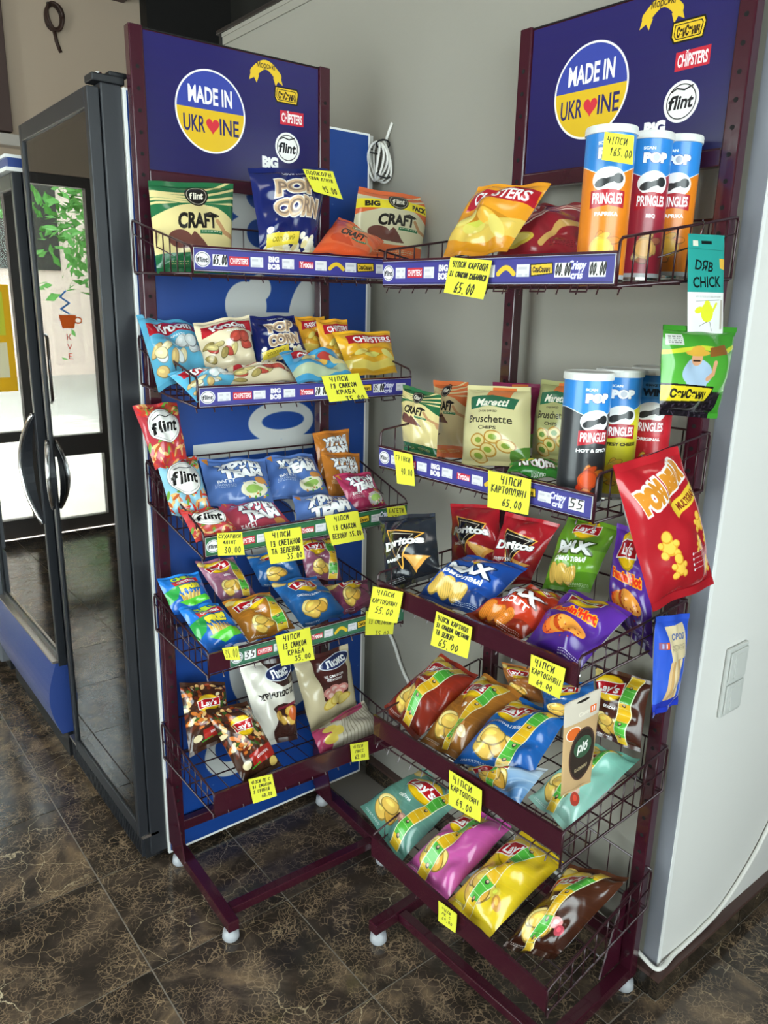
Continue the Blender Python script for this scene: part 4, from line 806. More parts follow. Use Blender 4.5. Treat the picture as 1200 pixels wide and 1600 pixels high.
# ------------------------------------------------------------------ wall fittings
sw=empty('light_switch',(1.529,.7045,.66))
q=MB().hexa([(-.04,-.008,0),(.043,-.008,0),(.043,0,0),(-.04,0,0),(-.04,-.008,.16),(.043,-.008,.16),(.043,0,.16),(-.04,0,.16)]).build('frame_plate','switch',sw,bevel=.003)
for z in (.008,.084):
    g=MB().box(-.033,.036,-.0125,-.0082,z,z+.068).build('socket_insert','switch',sw,bevel=.002)
    MB().hexa([(-.018,-.0165,z+.008),(.022,-.0165,z+.008),(.022,-.012,z+.008),(-.018,-.012,z+.008),(-.018,-.0135,z+.060),(.022,-.0135,z+.060),(.022,-.012,z+.060),(-.018,-.012,z+.060)]).build('rocker','switch',sw,bevel=.001)
tag(sw,'white double rocker light switch on the bright end wall','switch')
def wcable(name,pts,r,m,label):
    sm=[]
    P=[Vector(p) for p in pts]
    for i in range(len(P)-1):
        p0=P[max(i-1,0)];p1=P[i];p2=P[i+1];p3=P[min(i+2,len(P)-1)]
        for k in range(6):
            t=k/6; sm.append(.5*((2*p1)+(p2-p0)*t+(2*p0-5*p1+4*p2-p3)*t*t+(3*p1-p0-3*p2+p3)*t**3))
    sm.append(P[-1]); b=sm[0].copy()
    o=MB().tube([p-b for p in sm],r,7).build(name,m,smooth=True); o.location=b; return tag(o,label,'cable')
wcable('wall_cable',[(1.376,1.72,.62),(1.376,1.70,.552),(1.376,1.655,.506),(1.376,1.575,.40),(1.376,1.3,.2),(1.372,.919,.12),(1.372,.814,.098),(1.368,.74,.085),(1.366,.70,.078),(1.385,.690,.078),(1.44,.698,.071),(1.487,.699,.069),(1.57,.699,.073),(1.654,.699,.088),(1.76,.698,.151),(1.838,.698,.222),(1.95,.698,.36)],.0052,'cable','white cable running low around the wall corner and up the end wall')
def coil(cx,cy,cz,m,label,axis,seed=1,rx=.035,rz=.062,tail=.07,th=1):
    t=empty('cable_coil',(cx,cy,cz)); rr=random.Random(seed)
    for k in range(5):
        pts=[]; a0=rr.uniform(-.35,.35); sx=rr.uniform(.8,1.1); sz=rr.uniform(.85,1.05); dx=-.008*k
        for j in range(25):
            a=2*PI*j/24; u=math.cos(a)*rx*sx; v=math.sin(a)*rz*sz; uu=u*math.cos(a0)-v*math.sin(a0)*.3; w=v
            pts.append((dx-.012+.006*math.sin(a*2+k),uu,w) if axis=='x' else (uu,dx-.012+.006*math.sin(a*2+k),w))
        MB().tube(pts,.0032*th,6).build('loop',m,t,smooth=True)
    for a in (.6,2.2,3.9):
        u=math.cos(a)*rx; v=math.sin(a)*rz
        q=[(-.028+.022*math.cos(b),u+.012*math.sin(b)*math.cos(a),v+.012*math.sin(b)*math.sin(a)) for b in [2*PI*j/10 for j in range(11)]]
        if axis=='y': q=[(y,x,z) for x,y,z in q]
        MB().tube(q,.0022,5).build('cable_tie','fr_black',t)
    q=[(-.01,.0,rz*.9),(-.004,-.008,rz+tail*.5),(-.002,-.02,rz+tail)] if axis=='x' else [(0,-.01,-rz*.9),(.01,-.006,-rz-tail*.5),(.03,-.002,-rz-tail)]
    MB().tube(q,.004*th,6).build('cable_tail',m,t,smooth=True)
    return tag(t,label,'cable')
coil(1.382,1.745,1.862,'cable','coiled white cable tied up on the wall beside the blue cabinet side','x',1,.028,.050,.045)
coil(1.58,5.098,3.03,'brcable','small brown cable coil hanging high on the beige far wall','y',3,.045,.07,.10,2.6)

# ------------------------------------------------------------------ fridges
def fridge(y0,y1,kind,label):
    t=empty('drinks_fridge' if kind==1 else 'display_fridge',(1.0,(y0+y1)/2,0)); L=-t.location
    def add(mb,name,m,par=None,**k):
        o=mb.build(name,m,par or t,**k)
        if par is None: o.location=L
        return o
    X0,X1=.636,1.36; T=.035; zt=1.93 if kind==1 else 1.868; dt=zt-.005 if kind==1 else 1.825
    b=MB(); b.box(X0+.045,X1,y0+.004,y0+T,.05,zt); b.box(X0+.045,X1,y1-T,y1-.004,.05,zt); b.box(X1-.05,X1,y0+T,y1-T,.05,zt); b.box(X0+.045,X1-.05,y0+T,y1-T,zt-.09,zt); b.box(X0+.045,X1-.05,y0+T,y1-T,.05,.13)
    add(b,'cabinet','fr_in')
    f=MB(); f.box(X0,X0+.045,y0,y0+.03,.03,zt+.005); f.box(X0,X0+.045,y1-.03,y1,.03,zt+.005); f.box(X0,X0+.045,y0+.03,y1-.03,zt-.06,zt+.005); f.box(X0,X0+.045,y0+.03,y1-.03,.09,.13)
    add(f,'front_frame','fr_dark',bevel=.003)
    add(MB().box(X0+.06,X1,y0+.02,y1-.02,0,.05),'plinth','fr_black')
    for k in range(4):
        z=.42+.36*k; m=MB()
        for j in range(22): xx=.72+j*.028; m.tube([(xx,y0+T,z),(xx,y1-T,z)],.0018,4)
        m.tube([(.715,y0+T,z),(.715,y1-T,z)],.004,5); m.tube([(1.3,y0+T,z),(1.3,y1-T,z)],.004,5); m.box(.708,.714,y0+T,y1-T,z-.012,z+.016)
        add(m,'wire_shelf','alu')
    add(MB().box(.66,.70,y0+.04,y1-.04,dt-.15,dt-.11).box(.64,.66,y0+.04,y1-.04,dt-.10,dt-.06),'light_bar','profile')
    zb=.115 if kind==1 else .36
    D0,D1=.608,.634; d=MB(); e=.020
    ya,yb=y0+.004,y1-.006 if kind==2 else y1-.09
    d.box(D0,D1,ya,ya+e,zb-.02,dt); d.box(D0,D1,yb-e,yb,zb-.02,dt); d.box(D0,D1,ya+e,yb-e,dt-.04,dt); d.box(D0,D1,ya+e,yb-e,zb-.02,zb+.02)
    dr=add(d,'door','fr_dark',bevel=.002)
    MB().box(D0+.006,D0+.011,ya+e,yb-e,zb+.02,dt-.04).build('glass_pane','fglass',dr)
    m=MB(); m.box(D0+.012,D1+.004,ya+e,ya+e+.018,zb+.02,dt-.04); m.box(D0+.012,D1+.004,yb-e-.014,yb-e,zb+.02,dt-.04); m.box(D0+.012,D1+.004,ya+e,yb-e,dt-.065,dt-.04); m.box(D0+.012,D1+.004,ya+e,yb-e,zb+.02,zb+.04)
    m.build('inner_profile','profile',dr)
    # bowed handle
    if kind==1: yh,zc,hh,sg=yb-.012,1.0,.10,-1
    else: yh,zc,hh,sg=ya+.012,.99,.17,1
    m=MB(); n=14; bow=.028 if kind==1 else .05
    pr=[]; 
    for j in range(n+1):
        a=-1+2*j/n; pr.append((D0-.004-bow*(1-a*a)*.6,yh+sg*(bow*1.5*(1-a*a)),zc+a*hh))
    m.tube(pr,.0065,8); m.build('door_handle','chrome',dr,smooth=True)
    m=MB(); hs_=.012 if kind==2 else .006
    for (xa,ya_,za),(xb,yb_,zb_) in zip(pr[:-1],pr[1:]):
        m.hexa([(xa+.004,ya_,za),(xa+.004,ya_-sg*hs_,za),(D0,ya_-sg*hs_,za),(D0,ya_,za),(xb+.004,yb_,zb_),(xb+.004,yb_-sg*hs_,zb_),(D0,yb_-sg*hs_,zb_),(D0,yb_,zb_)])
    m.build('handle_plate','fr_dark',dr)
    if kind==1:
        g=MB(); g.box(.625,.66,y0+.01,y1-.01,.018,.088)
        gr=add(g,'grille','fr_black')
        n=46
        for k in range(n):
            y=y0+.02+(y1-y0-.04)*k/(n-1); MB().box(.617,.625,y-.0028,y+.0028,.022,.086).build('slat','fr_dark',gr)
        add(MB().box(.615,.66,y0,y1,.09,.098),'trim_strip','alu')
        add(MB().box(.62,.69,y0+.002,y0+.05,1.936,1.952).box(.66,.70,y0+.01,y0+.04,1.952,1.962),'hinge_cap','fr_black',bevel=.003)
        add(MB().lathe([(.008,0),(.008,.004)],(.64,y0+.02,1.952),12),'screw','chrome')
        for xx,yy in ((.67,y0+.05),(.67,y1-.05)): add(MB().lathe([(.02,0),(.02,.02)],(xx,yy,0),12),'foot','fr_black')
    else:
        m=MB(); n=10; ys0,ys1=y0+.01,y1-.01
        prof=[(.60-.03*math.sin(PI*j/n),.095+.255*j/n) for j in range(n+1)]
        for (xa,za),(xb,zb2) in zip(prof[:-1],prof[1:]): m.hexa([(xa,ys0,za),(.66,ys0,za),(.66,ys1,za),(xa,ys1,za),(xb,ys0,zb2),(.66,ys0,zb2),(.66,ys1,zb2),(xb,ys1,zb2)])
        add(m,'lower_panel','fr_blue')
        add(MB().box(.59,.65,y0+.01,y1-.01,.352,.36),'trim_strip','alu')
        add(MB().box(.60,.66,y0+.0,y1,1.838,1.862),'header_box','fr_blue'); add(MB().box(.594,.66,y0,y1,1.862,1.870),'header_trim','white'); add(MB().box(.594,.66,y0,y1,1.828,1.838),'header_trim','white')
        add(MB().box(.62,.66,y0+.02,y1-.02,.0,.09),'kick_plate','fr_black')
        for yy in (y0+.03,y0+.10): add(MB().box(.572,.59,yy-.012,yy+.012,.2,.225),'latch','chrome',bevel=.004)
    return tag(t,label,'fridge')
f1=fridge(1.775,2.405,1,'tall graphite fridge with one glass door and a blue side, standing behind the left rack')
f2=fridge(2.42,3.16,2,'further fridge with a blue lower front panel, next to the tall graphite one')
pb=MB().box(.682,1.338,1.7655,1.7745,.02,1.93).build('side_board','white',f1); pb.location=-f1.location
pn=decal('side_print',sidepanel(),[(.687,1.7652,1.925),(1.333,1.7652,1.925),(1.333,1.7652,.027),(.687,1.7652,.027)],.35,f1,coat=.1); pn.location=-f1.location
t=empty('grey_cabinet',(.9,3.6,0))
MB().box(-.32,.4,-.4,.4,.05,.52).build('lower_body','fr_grey',t,bevel=.01); MB().box(-.32,.4,-.4,.4,.525,1.25).build('upper_body','fr_grey',t,bevel=.01); MB().box(-.28,.38,-.38,.38,0,.05).build('plinth','fr_black',t)
MB().box(-.325,-.32,-.37,.37,.10,.48).build('front_panel','fr_grey',t,bevel=.003)
tag(t,'grey cabinet at the left edge beyond the blue-fronted fridge','cabinet')
# ------------------------------------------------------------------ racks
HD=header()
M['header']=printmat('header_print',HD,.22,0,coat=.3)
def rack(name,loc,rz,label,A0,A1,BF,BR,shelves,footb,crossb):
    t=empty(name,(loc[0],loc[1],0),math.radians(rz))
    for side in (-1,1):
        a0=-.245 if side<0 else .215
        p=MB().box(a0,a0+.030,0,.028,.035,2.045); o=p.build('post','burg',t,bevel=.0025)
        h=MB()
        for k in range(44):
            z=.16+.042*k
            h.lathe([(.0042,-.0006),(.0042,.0004)],(a0+.015,0,z),8,'y')
        o=h.build('bolt_holes','hole',o); o['kind']='stuff'
        o=MB().box(a0+.001,a0+.029,footb,.030,.035,.063).build('foot','burg',t,bevel=.002)
        MB().hexa([(a0-.004,-.075,.063),(a0-.0005,-.075,.063),(a0-.0005,.03,.063),(a0-.004,.03,.063),(a0-.004,-.012,.26),(a0-.0005,-.012,.26),(a0-.0005,.03,.26),(a0-.004,.03,.26)]).build('gusset','burg',o)
        for b in (footb+.02,.008):
            MB().lathe([(.010,.036),(.010,.026),(.019,.024),(.021,.006),(.017,0)],(a0+.015,b,0),16).build('levelling_foot','grey_plastic',o,smooth=True)
        MB().lathe([(.0055,0),(.0055,.004)],(a0+.015,-.004,.10),8,'y').build('bolt','chrome',o)
    MB().box(-.215,.215,crossb,crossb+.025,.037,.060).build('crossbar','burg',t,bevel=.002)
    MB().box(-.215,.215,.004,.026,.10,.13).build('crossbar','burg',t,bevel=.002)
    hp=MB().box(-.2145,.2145,.006,.012,1.768,2.040).build('header_panel','burg',t)
    decal('header_print',HD,[(-.213,.0055,2.038),(.213,.0055,2.038),(.213,.0055,1.770),(-.213,.0055,1.770)],parent=hp).data.materials[0]=M['header']
    MB().box(-.2148,.2148,.002,.024,1.740,1.768).build('header_rail','burg',t,bevel=.002)
    MB().box(-.2148,.2148,.004,.014,2.040,2.0425).build('header_rail','hole',t)
    # baskets
    for (zf,zr,tf,tr,r0,r1,kind,pr,tl) in shelves:
        bk=MB(); W=.0019; zL=tl/2; 
        def Z(b,a,f,r): return f+(r-f)*((b-BF)/(BR-BF))+(-zL*(a-A0)/(A1-A0)*2+zL)*0+ (tl*(1-(a-A0)/(A1-A0)))
        # floor wires
        fm=MB(); n=14
        for k in range(n+1):
            a=A0+(A1-A0)*k/n; fm.tube([(a,BF+.006,Z(BF,a,zf,zr)-.012),(a,BF+.012,Z(BF,a,zf,zr)),(a,BR,Z(BR,a,zf,zr))],W*.8,4)
        for k in range(5):
            b=BF+.015+(BR-BF-.02)*k/4; fm.tube([(A0,b,Z(b,A0,zf,zr)-.003),(A1,b,Z(b,A1,zf,zr)-.003)],W*1.1,5)
        base=MB(); base.tube([(A0,BR,Z(BR,A0,tf,tr)),(A1,BR,Z(BR,A1,tf,tr))],W*1.2,6)
        base.tube([(A0,BR,Z(BR,A0,zf,zr)),(A1,BR,Z(BR,A1,zf,zr))],W*1.2,6)
        for k in range(1,10):
            a=A0+(A1-A0)*k/10; base.tube([(a,BR,Z(BR,a,zf,zr)),(a,BR,Z(BR,a,tf,tr))],W*.8,4)
        if BR<.03:
            for a in (-.225,.225): base.tube([(a,BR,Z(BR,a,tf,tr)),(a-.004,.004,Z(BR,a,tf,tr)-.006),(a-.004,.012,Z(BR,a,tf,tr)+.012)],.003,6)
        bo=base.build('basket',M['wire'],t)
        o=fm.build('floor_grid',M['wire'],bo); o['kind']='stuff'
        for a in (A0,A1):
            s=MB(); f0,f1_=Z(BF,a,zf,zr),Z(BF,a,tf,tr); g0,g1=Z(BR,a,zf,zr),Z(BR,a,tf,tr)
            s.tube([(a,BF,f0),(a,BF,f1_-.006),(a,BF+.006,f1_),(a,BR-.006,g1),(a,BR,g1-.006),(a,BR,g0),(a,BF,f0)],W*1.25,7)
            for k in range(1,9):
                b=BF+(BR-BF)*k/9; s.tube([(a,b,Z(b,a,zf,zr)),(a,b,Z(b,a,tf,tr))],W*.8,5)
            bm_=.5; s.tube([(a,BF,f0*bm_+f1_*bm_),(a,BR,g0*bm_+g1*bm_)],W*.8,5) if kind=='plain' else s.tube([(a,BR*.3+BF*.7,(Z(BR*.3+BF*.7,a,zf,zr)+Z(BR*.3+BF*.7,a,tf,tr))/2),(a,BR,g0*.25+g1*.75)],W*.7,5)
            s.build('side_frame',M['wire'],bo,smooth=True)
        zl,zr_=tl,0
        rb=MB().hexa([(A0,BF-.003,r0+tl),(A1,BF-.003,r0),(A1,BF,r0),(A0,BF,r0+tl),(A0,BF-.003,r1+tl),(A1,BF-.003,r1),(A1,BF,r1),(A0,BF,r1+tl)])
        rb.hexa([(A0,BF-.006,r1+tl-.002),(A1,BF-.006,r1-.002),(A1,BF+.001,r1-.002),(A0,BF+.001,r1+tl-.002),(A0,BF-.006,r1+tl+.0015),(A1,BF-.006,r1+.0015),(A1,BF+.001,r1+.0015),(A0,BF+.001,r1+tl+.0015)])
        rl=rb.build('front_rail','burg',bo)
        if kind!='plain':
            x0=A0+(.05 if kind=='green2' else .002)
            q=MB().box(x0,A1-.002,BF-.0052,BF-.0032,r0+.0015,r1-.0025).build('price_strip','white_plastic',rl)
            decal('strip_print',strip({'purple':'3d3a8c','green':'2f6a44','green2':'3a6e54'}[kind],pr,()),[(x0,BF-.0056,r1-.003),(A1-.002,BF-.0056,r1-.003),(A1-.002,BF-.0056,r0+.002),(x0,BF-.0056,r0+.002)],.35,q)
        if kind in('purple','green'):
            cm=MB()
            for k in range(3):
                a=A0+(A1-A0)*(.55+.15*k); cm.tube([(a,BF,r0),(a,BF-.004,r0-.010),(a+.03,BF-.004,r0-.010),(a+.03,BF,r0)],W*.8,5)
            cm.build('wire_loops',M['wire'],rl)['kind']='stuff'
    return tag(t,label,'rack')
#          floor front, floor rear, side top front, rear, rail z0, z1, kind, handwritten prices, left end rise
SL=[(1.548,1.555,1.598,1.664,1.552,1.598,'purple',[(0,'65.00')],0),
    (1.290,1.307,1.350,1.416,1.290,1.332,'purple',[(3,'20.00'),(5,'35.00')],0),
    (.970,1.022,1.03,1.125,.975,1.020,'green',[],0),
    (.695,.690,.755,.785,.705,.750,'green2',[(0,'35')],0),
    (.340,.322,.400,.426,.345,.398,'plain',[],0)]
SR=[(1.532,1.556,1.600,1.655,1.534,1.580,'purple',[(5,'00.00'),(6,'00.00')],0),
    (1.172,1.175,1.250,1.284,1.176,1.218,'purple',[(6,'55')],0),
    (.885,.885,.940,.956,.885,.925,'plain',[],0),
    (.525,.530,.600,.634,.552,.600,'plain',[],0),
    (.190,.235,.252,.334,.198,.250,'plain',[],.03)]
rack('display_rack',(.93,1.72),-2.0,'burgundy snack rack standing in front of the blue cabinet side',-.25,.290,-.289,.034,SL,-.330,-.285)
rack('display_rack',(1.32,.98),-87.5,'burgundy snack rack standing against the pale wall by the corner',-.262,.256,-.338,.012,SR,-.360,-.290)

# ------------------------------------------------------------------ soft packs
M['promo']=printmat('promo_strip',promo(),.3,.2)
MATS={}
def art(k,fn,rough=.2,bump=.75):
    if k not in MATS: MATS[k]=printmat('print_'+k,fn(),rough,bump)
    return MATS[k]
def gridmesh(name,P,UV,mat_,flip=False):
    """P (rows, cols, 3) to a smooth mesh"""
    nv,nu=P.shape[:2]; idx=np.arange(nv*nu).reshape(nv,nu)
    a,b,c,d=idx[:-1,:-1].ravel(),idx[:-1,1:].ravel(),idx[1:,1:].ravel(),idx[1:,:-1].ravel()
    F=np.stack([d,c,b,a] if not flip else [a,b,c,d],1)
    return P.reshape(-1,3),F,UV.reshape(-1,2)
def tomesh(name,parts,mats):
    V=[];F=[];U=[];MI=[];o=0
    for (p,f,u),mi in parts:
        V.append(p); F.append(f+o); U.append(u); MI+= [mi]*len(f); o+=len(p)
    V=np.concatenate(V);F=np.concatenate(F);U=np.concatenate(U)
    me=bpy.data.meshes.new(name); me.from_pydata(V.tolist(),[],F.tolist())
    uv=me.uv_layers.new(); uv.data.foreach_set('uv',U[F.ravel()].astype(np.float32).ravel())
    me.polygons.foreach_set('material_index',MI); me.polygons.foreach_set('use_smooth',[True]*len(F))
    for m in mats: me.materials.append(m)
    me.update(); return me
def pack(key,m,name,label,cat,group=None,seal=.055,pinch=.025,stick=None,rough=1.0,bend=0,seed=None,back=.42,flat=False):
    TL,TR,BR_,BL,T=[np.array(x) if i<4 else x for i,x in enumerate(QUADS[key])]
    T*=1.12; org=(BL+BR_)/2; TL,TR,BR_,BL=TL-org,TR-org,BR_-org,BL-org
    rx=(TR-TL+BR_-BL); dn=(BL-TL+BR_-TR); n=-np.cross(rx,dn); n/=np.linalg.norm(n)
    rs=np.random.RandomState(seed if seed is not None else sum(map(ord,key))*7)
    ph=rs.uniform(0,6.28,12); fr=rs.uniform(.7,1.3,12)
    def S(u,v,side=1,off=0.0):
        u=np.asarray(u,float); v=np.asarray(v,float)
        a=np.clip(1-np.abs(2*u-1)**2.4,0,1)**.55
        vv=np.clip((v-seal)/(1-2*seal),0,1); b=np.clip(1-np.abs(2*vv-1)**2.6,0,1)**.6
        h=T*((1-back) if side>0 else back)*a*b
        am=.0066*min(1.5,T/.05)*rough
        endw=np.exp(-vv*5)+np.exp(-(1-vv)*5)
        cre=-np.abs(np.sin(u*9*fr[0]+ph[0]+v*1.5))*endw*1.1 - np.abs(np.sin(u*15*fr[1]+ph[1]-v*2))*endw*.6
        dia=-np.clip(np.abs(np.sin((u*3.1*fr[2]+v*4.3*fr[3])+ph[2]))**6,0,1)*.9-np.clip(np.abs(np.sin((-u*4.1*fr[4]+v*3.3*fr[5])+ph[3]))**8,0,1)*1.0
        wav=.8*np.sin(u*7*fr[6]+ph[4]+2*np.sin(v*5+ph[5]))*np.sin(v*8*fr[7]+ph[6])
        h=h+am*a*b*(cre+dia+wav)*1.15
        inb=np.clip((v-seal*.6)/.08,0,1)*np.clip((1-seal*.6-v)/.08,0,1)
        edge=.008*rough*np.sin(v*13*fr[8]+ph[7])*inb
        uu=.5+(u-.5)*(1-pinch*np.sin(PI*np.clip(v,0,1)))+edge*(2*u-1)*.5
        ve=v+.012*rough*np.sin(u*9*fr[9]+ph[8])*(2*v-1)*.4
        p=(1-ve)[...,None]*((1-uu)[...,None]*TL+uu[...,None]*TR)+ve[...,None]*((1-uu)[...,None]*BL+uu[...,None]*BR_)
        mid=bend*np.sin(PI*v)+ .004*rough*np.sin(u*11+ph[9])*(1-b)
        return p+n*((h*side+mid+off)[...,None])
    nu,nv=26,34
    def G(v0,v1,nv_,side,off=0):
        U,V=np.meshgrid(np.linspace(0,1,nu),np.linspace(v0,v1,nv_)); return S(U,V,side,off),np.stack([U,1-V],-1)
    fo=M['foil'] if not flat else m
    P,U=G(seal,1-seal,nv,1); Q,UQ=G(seal,1-seal,nv,-1)
    me=tomesh(name,[(gridmesh('',P,U,0),0),(gridmesh('',Q,UQ,0,True),1)],[m,fo])
    o=bpy.data.objects.new(name,me); COL.objects.link(o); o.location=tuple(org)
    for nm,v0,v1 in (('top_seal',0,seal),('bottom_seal',1-seal,1)):
        P,U=G(v0,v1,4,1,.0006); Q,UQ=G(v0,v1,4,-1,-.0006)
        s=bpy.data.objects.new(nm,tomesh(nm,[(gridmesh('',P,U,0),0),(gridmesh('',Q,UQ,0,True),0)],[m])); COL.objects.link(s); s.parent=o
    if stick:
        u0,v0,u1,v1,w=stick; t=np.linspace(0,1,30); cc=np.linspace(-.5,.5,5)
        U=u0+(u1-u0)*t[:,None]+cc[None,:]*w; V=(v0+(v1-v0)*t)[:,None]+0*cc[None,:]
        P=S(U,V,1,.0014); Q=S(U,V,1,.0006); uv=np.stack(np.broadcast_arrays(cc[None,:]+.5,1-t[:,None]),-1)
        s=bpy.data.objects.new('promotion_strip',tomesh('promotion_strip',[(gridmesh('',P,uv,0),0),(gridmesh('',Q,uv,0,True),0)],[M['promo']])); COL.objects.link(s); s.parent=o
    return tag(o,label,cat,group)
B='crisp_bag'; PO='snack_pouch'
def K(key,mk,fn,name,label,group,**k): return pack(key,art(mk,fn),name,label,{'crisp_bag':'crisps','snack_pouch':'snack','popcorn_bag':'popcorn','seed_bag':'seeds'}.get(name,'snack'),group,**k)
g1='packs on the top shelf of the left rack'
K('A1','craftg',lambda:craft('23663f'),PO,"cream pouch with green stripes at the left end of the top shelf",g1,pinch=.0,rough=.4)
K('A2','popc',popcorn,'popcorn_bag','large navy popcorn bag on the top shelf of the left rack, under a yellow note',g1,pinch=.02)
K('A3','crafto2',lambda:craft('e2582c',cream='e8683a',food='d84c24'),PO,'small bright orange pouch tipped forward on the top shelf, right of the navy popcorn bag',g1,pinch=.0,rough=.6)
K('A4','crafto',lambda:craft('dc6a3c',big=True,cream='cfc7a4'),PO,'orange and cream pouch with a yellow BIG PACK band between the two racks',g1,pinch=.0,rough=.5)
g2='packs on the second shelf of the left rack'
K('G1','kroomb',lambda:kroom('5fb2d6',['d8b878','e9dcae','dfe6e6']),B,'light blue bag with a red label leaning at the left end of the second shelf',g2)
K('G2','kroomb',None,B,'light blue bag lying low at the front left corner of the second shelf',g2)
K('G3','kroomc',lambda:kroom('e4d5b4',['9c8a52','c8b87c','b5483c'],rib='b3202c'),B,"cream bag with a red label standing on the second shelf of the left rack",g2)
K('G4','kroomc',None,B,'cream bag lying flat in front of the standing cream bag with the red label',g2)
K('G5','popc2',lambda:popcorn(1.0),'popcorn_bag','small navy popcorn bag in the middle of the second shelf of the left rack',g2,pinch=.02)
K('G6','chipb',lambda:chipst('4aa0d0',['d8c88a','e0b050','b04038']),B,'light blue bag lying in the middle of the second shelf above a yellow note',g2)
K('G7','chipy',lambda:chipst('e0a02c',['d9c86a','e3c04a','b5451e']),B,'yellow bag furthest back in the row of three on the second shelf',g2)
K('G8','chipy',None,B,'middle yellow bag in the row of three on the second shelf',g2)
K('G9','chipy2',lambda:chipst('ebb02a',['e2d67a','d8d06a','e0901e']),B,'front yellow bag in the row of three at the right of the second shelf',g2)
g3='packs on the third shelf of the left rack'
K('H1','flintr',lambda:flint('b63a44'),PO,"upright red bag with a white round emblem, left end of the third shelf",g3)
K('H2','flintb',lambda:flint('8fc0d4'),PO,'pale blue bag with a white round emblem below the upright red one',g3)
K('H3','flintr2',lambda:flint('c24448'),PO,'red bag with a round emblem lying at the front left corner of the third shelf',g3)
K('H4','hrumb',lambda:hrum('5a7cc0'),PO,'blue bag of bread sticks standing at the left in the middle of the third shelf',g3)
K('H5','hrumb',None,PO,'blue bag of bread sticks standing right of its twin on the third shelf',g3)
K('H6','hrump',lambda:hrum('c2485c',.7,'d8a0a0'),PO,'pink bag lying at the front of the third shelf of the left rack',g3)
K('H7','hrumb2',lambda:hrum('5f80c4',.6),PO,'blue bag lying at the front of the third shelf, right of the pink one',g3)
K('H8','hrumo',lambda:hrum('b8702a'),PO,'upper orange brown bag at the right end of the third shelf',g3)
K('H9','hrumo',None,PO,'lower orange brown bag at the right end of the third shelf',g3)
K('H10','hrumm',lambda:hrum('a83258',foodc='b8b0b0'),PO,'magenta bag leaning in front of the orange brown bags on the third shelf',g3)
g4='packs on the fourth shelf of the left rack'
K('I1','fri',fri,B,'bright blue bag with green lettering at the upper left of the fourth shelf',g4)
K('I2','fri',None,B,'bright blue bag with printed fries at the front left of the fourth shelf',g4)
st=(.80,.04,.74,.97,.24)
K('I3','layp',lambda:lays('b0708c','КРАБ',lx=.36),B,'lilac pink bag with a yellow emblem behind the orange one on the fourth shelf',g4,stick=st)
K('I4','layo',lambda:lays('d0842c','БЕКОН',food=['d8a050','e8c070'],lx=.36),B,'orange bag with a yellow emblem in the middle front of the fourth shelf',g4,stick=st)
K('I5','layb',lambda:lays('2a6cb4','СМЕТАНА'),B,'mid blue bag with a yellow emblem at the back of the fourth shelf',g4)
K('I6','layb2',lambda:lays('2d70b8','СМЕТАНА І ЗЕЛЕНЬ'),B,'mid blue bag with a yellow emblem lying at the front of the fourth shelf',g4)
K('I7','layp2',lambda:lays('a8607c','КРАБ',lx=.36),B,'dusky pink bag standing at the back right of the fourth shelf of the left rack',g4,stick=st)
K('I8','layp3',lambda:lays('9c4c6c','КРАБ',asp=1.0,cy=.22),B,"dusky pink bag lying at the front right end of the fourth shelf",g4)
g5='packs on the bottom shelf of the left rack'
K('J1','grill',laysgrill,B,'dark brown bag with printed grilled meat at the back left of the bottom shelf',g5)
K('J2','grill',None,B,'dark brown bag with printed grilled meat at the front left of the bottom shelf',g5)
K('J3','lux1',lambda:lux(True),B,"white and brown bag with a blue name label on the left rack's bottom shelf",g5)
K('J4','lux2',lambda:lux(False),B,'cream and brown bag with printed bacon standing at the right of the bottom shelf',g5)
K('J5','lux3',luxlay,B,"pink and grey bag lying at the right of the left rack's bottom shelf",g5)
h1='packs on the top shelf of the right rack'
K('B1','chipo',lambda:chipst('e79a24',['d9c86a','c8c850','e8b040'],asp=1.0),B,'orange yellow bag with a red banner tilted on the top shelf of the right rack',h1)
K('B2','bacon',bacon,B,'dark red bag with printed bacon on the top shelf, left of the cans',h1)
h2='packs on the second shelf of the right rack'
K('C1','craftg2',lambda:craft('24603c',asp=1.4,txt='CRAFT'),PO,"narrow cream pouch with green stripes, left end of the right rack's second shelf",h2,pinch=.03,rough=.8)
K('C2','crafto3',lambda:craft('d06a3a',asp=1.4,cream='cdb88a'),PO,'orange striped pouch behind the cream pouches on the second shelf of the right rack',h2,pinch=0,rough=.4)
K('C3','brus1',brus,PO,"beige pouch of bread rounds with a green ribbon behind the large note",h2,pinch=0,rough=.4)
K('C4','magenta',lambda:brus('8c1f50'),PO,'magenta pouch at the very back of the second shelf of the right rack',h2,pinch=0,rough=.4)
K('C5','brus2',lambda:brus('a8a870','6a9038'),PO,'olive beige pouch of bread rounds directly left of the black can',h2,pinch=0,rough=.4)
K('C6','seed2',lambda:kroom('3a9a34',['e0d040','203020'],.6,rib='2a7a2a'),PO,'small green pack lying in front of the olive pouch on the second shelf',h2)
h3='packs on the third shelf of the right rack'
K('D1','dorib',lambda:dori('20242c','BARBECUE'),B,'black bag at the left end of the third shelf of the right rack',h3)
K('D2','dorir',lambda:dori('a81e28','SWEET CHILI'),B,'red bag standing left of its twin on the third shelf of the right rack',h3)
K('D3','dorir',None,B,'red bag standing right of its twin, partly behind the lying blue bag',h3)
K('D4','maxb',lambda:maxi('1f52b0','рифлені'),B,'royal blue bag with printed ridged crisps lying on the third shelf of the right rack',h3)
K('D5','maxg',lambda:maxi('6fa028','рифлені',dark='4a7a1c'),B,'lime green bag standing on the third shelf of the right rack',h3)
K('D6','maxr',lambda:maxi('c83a1c','V-CUT',chip=['e8862c','d8701c']),B,'orange red bag lying between the royal blue and the purple bags',h3)
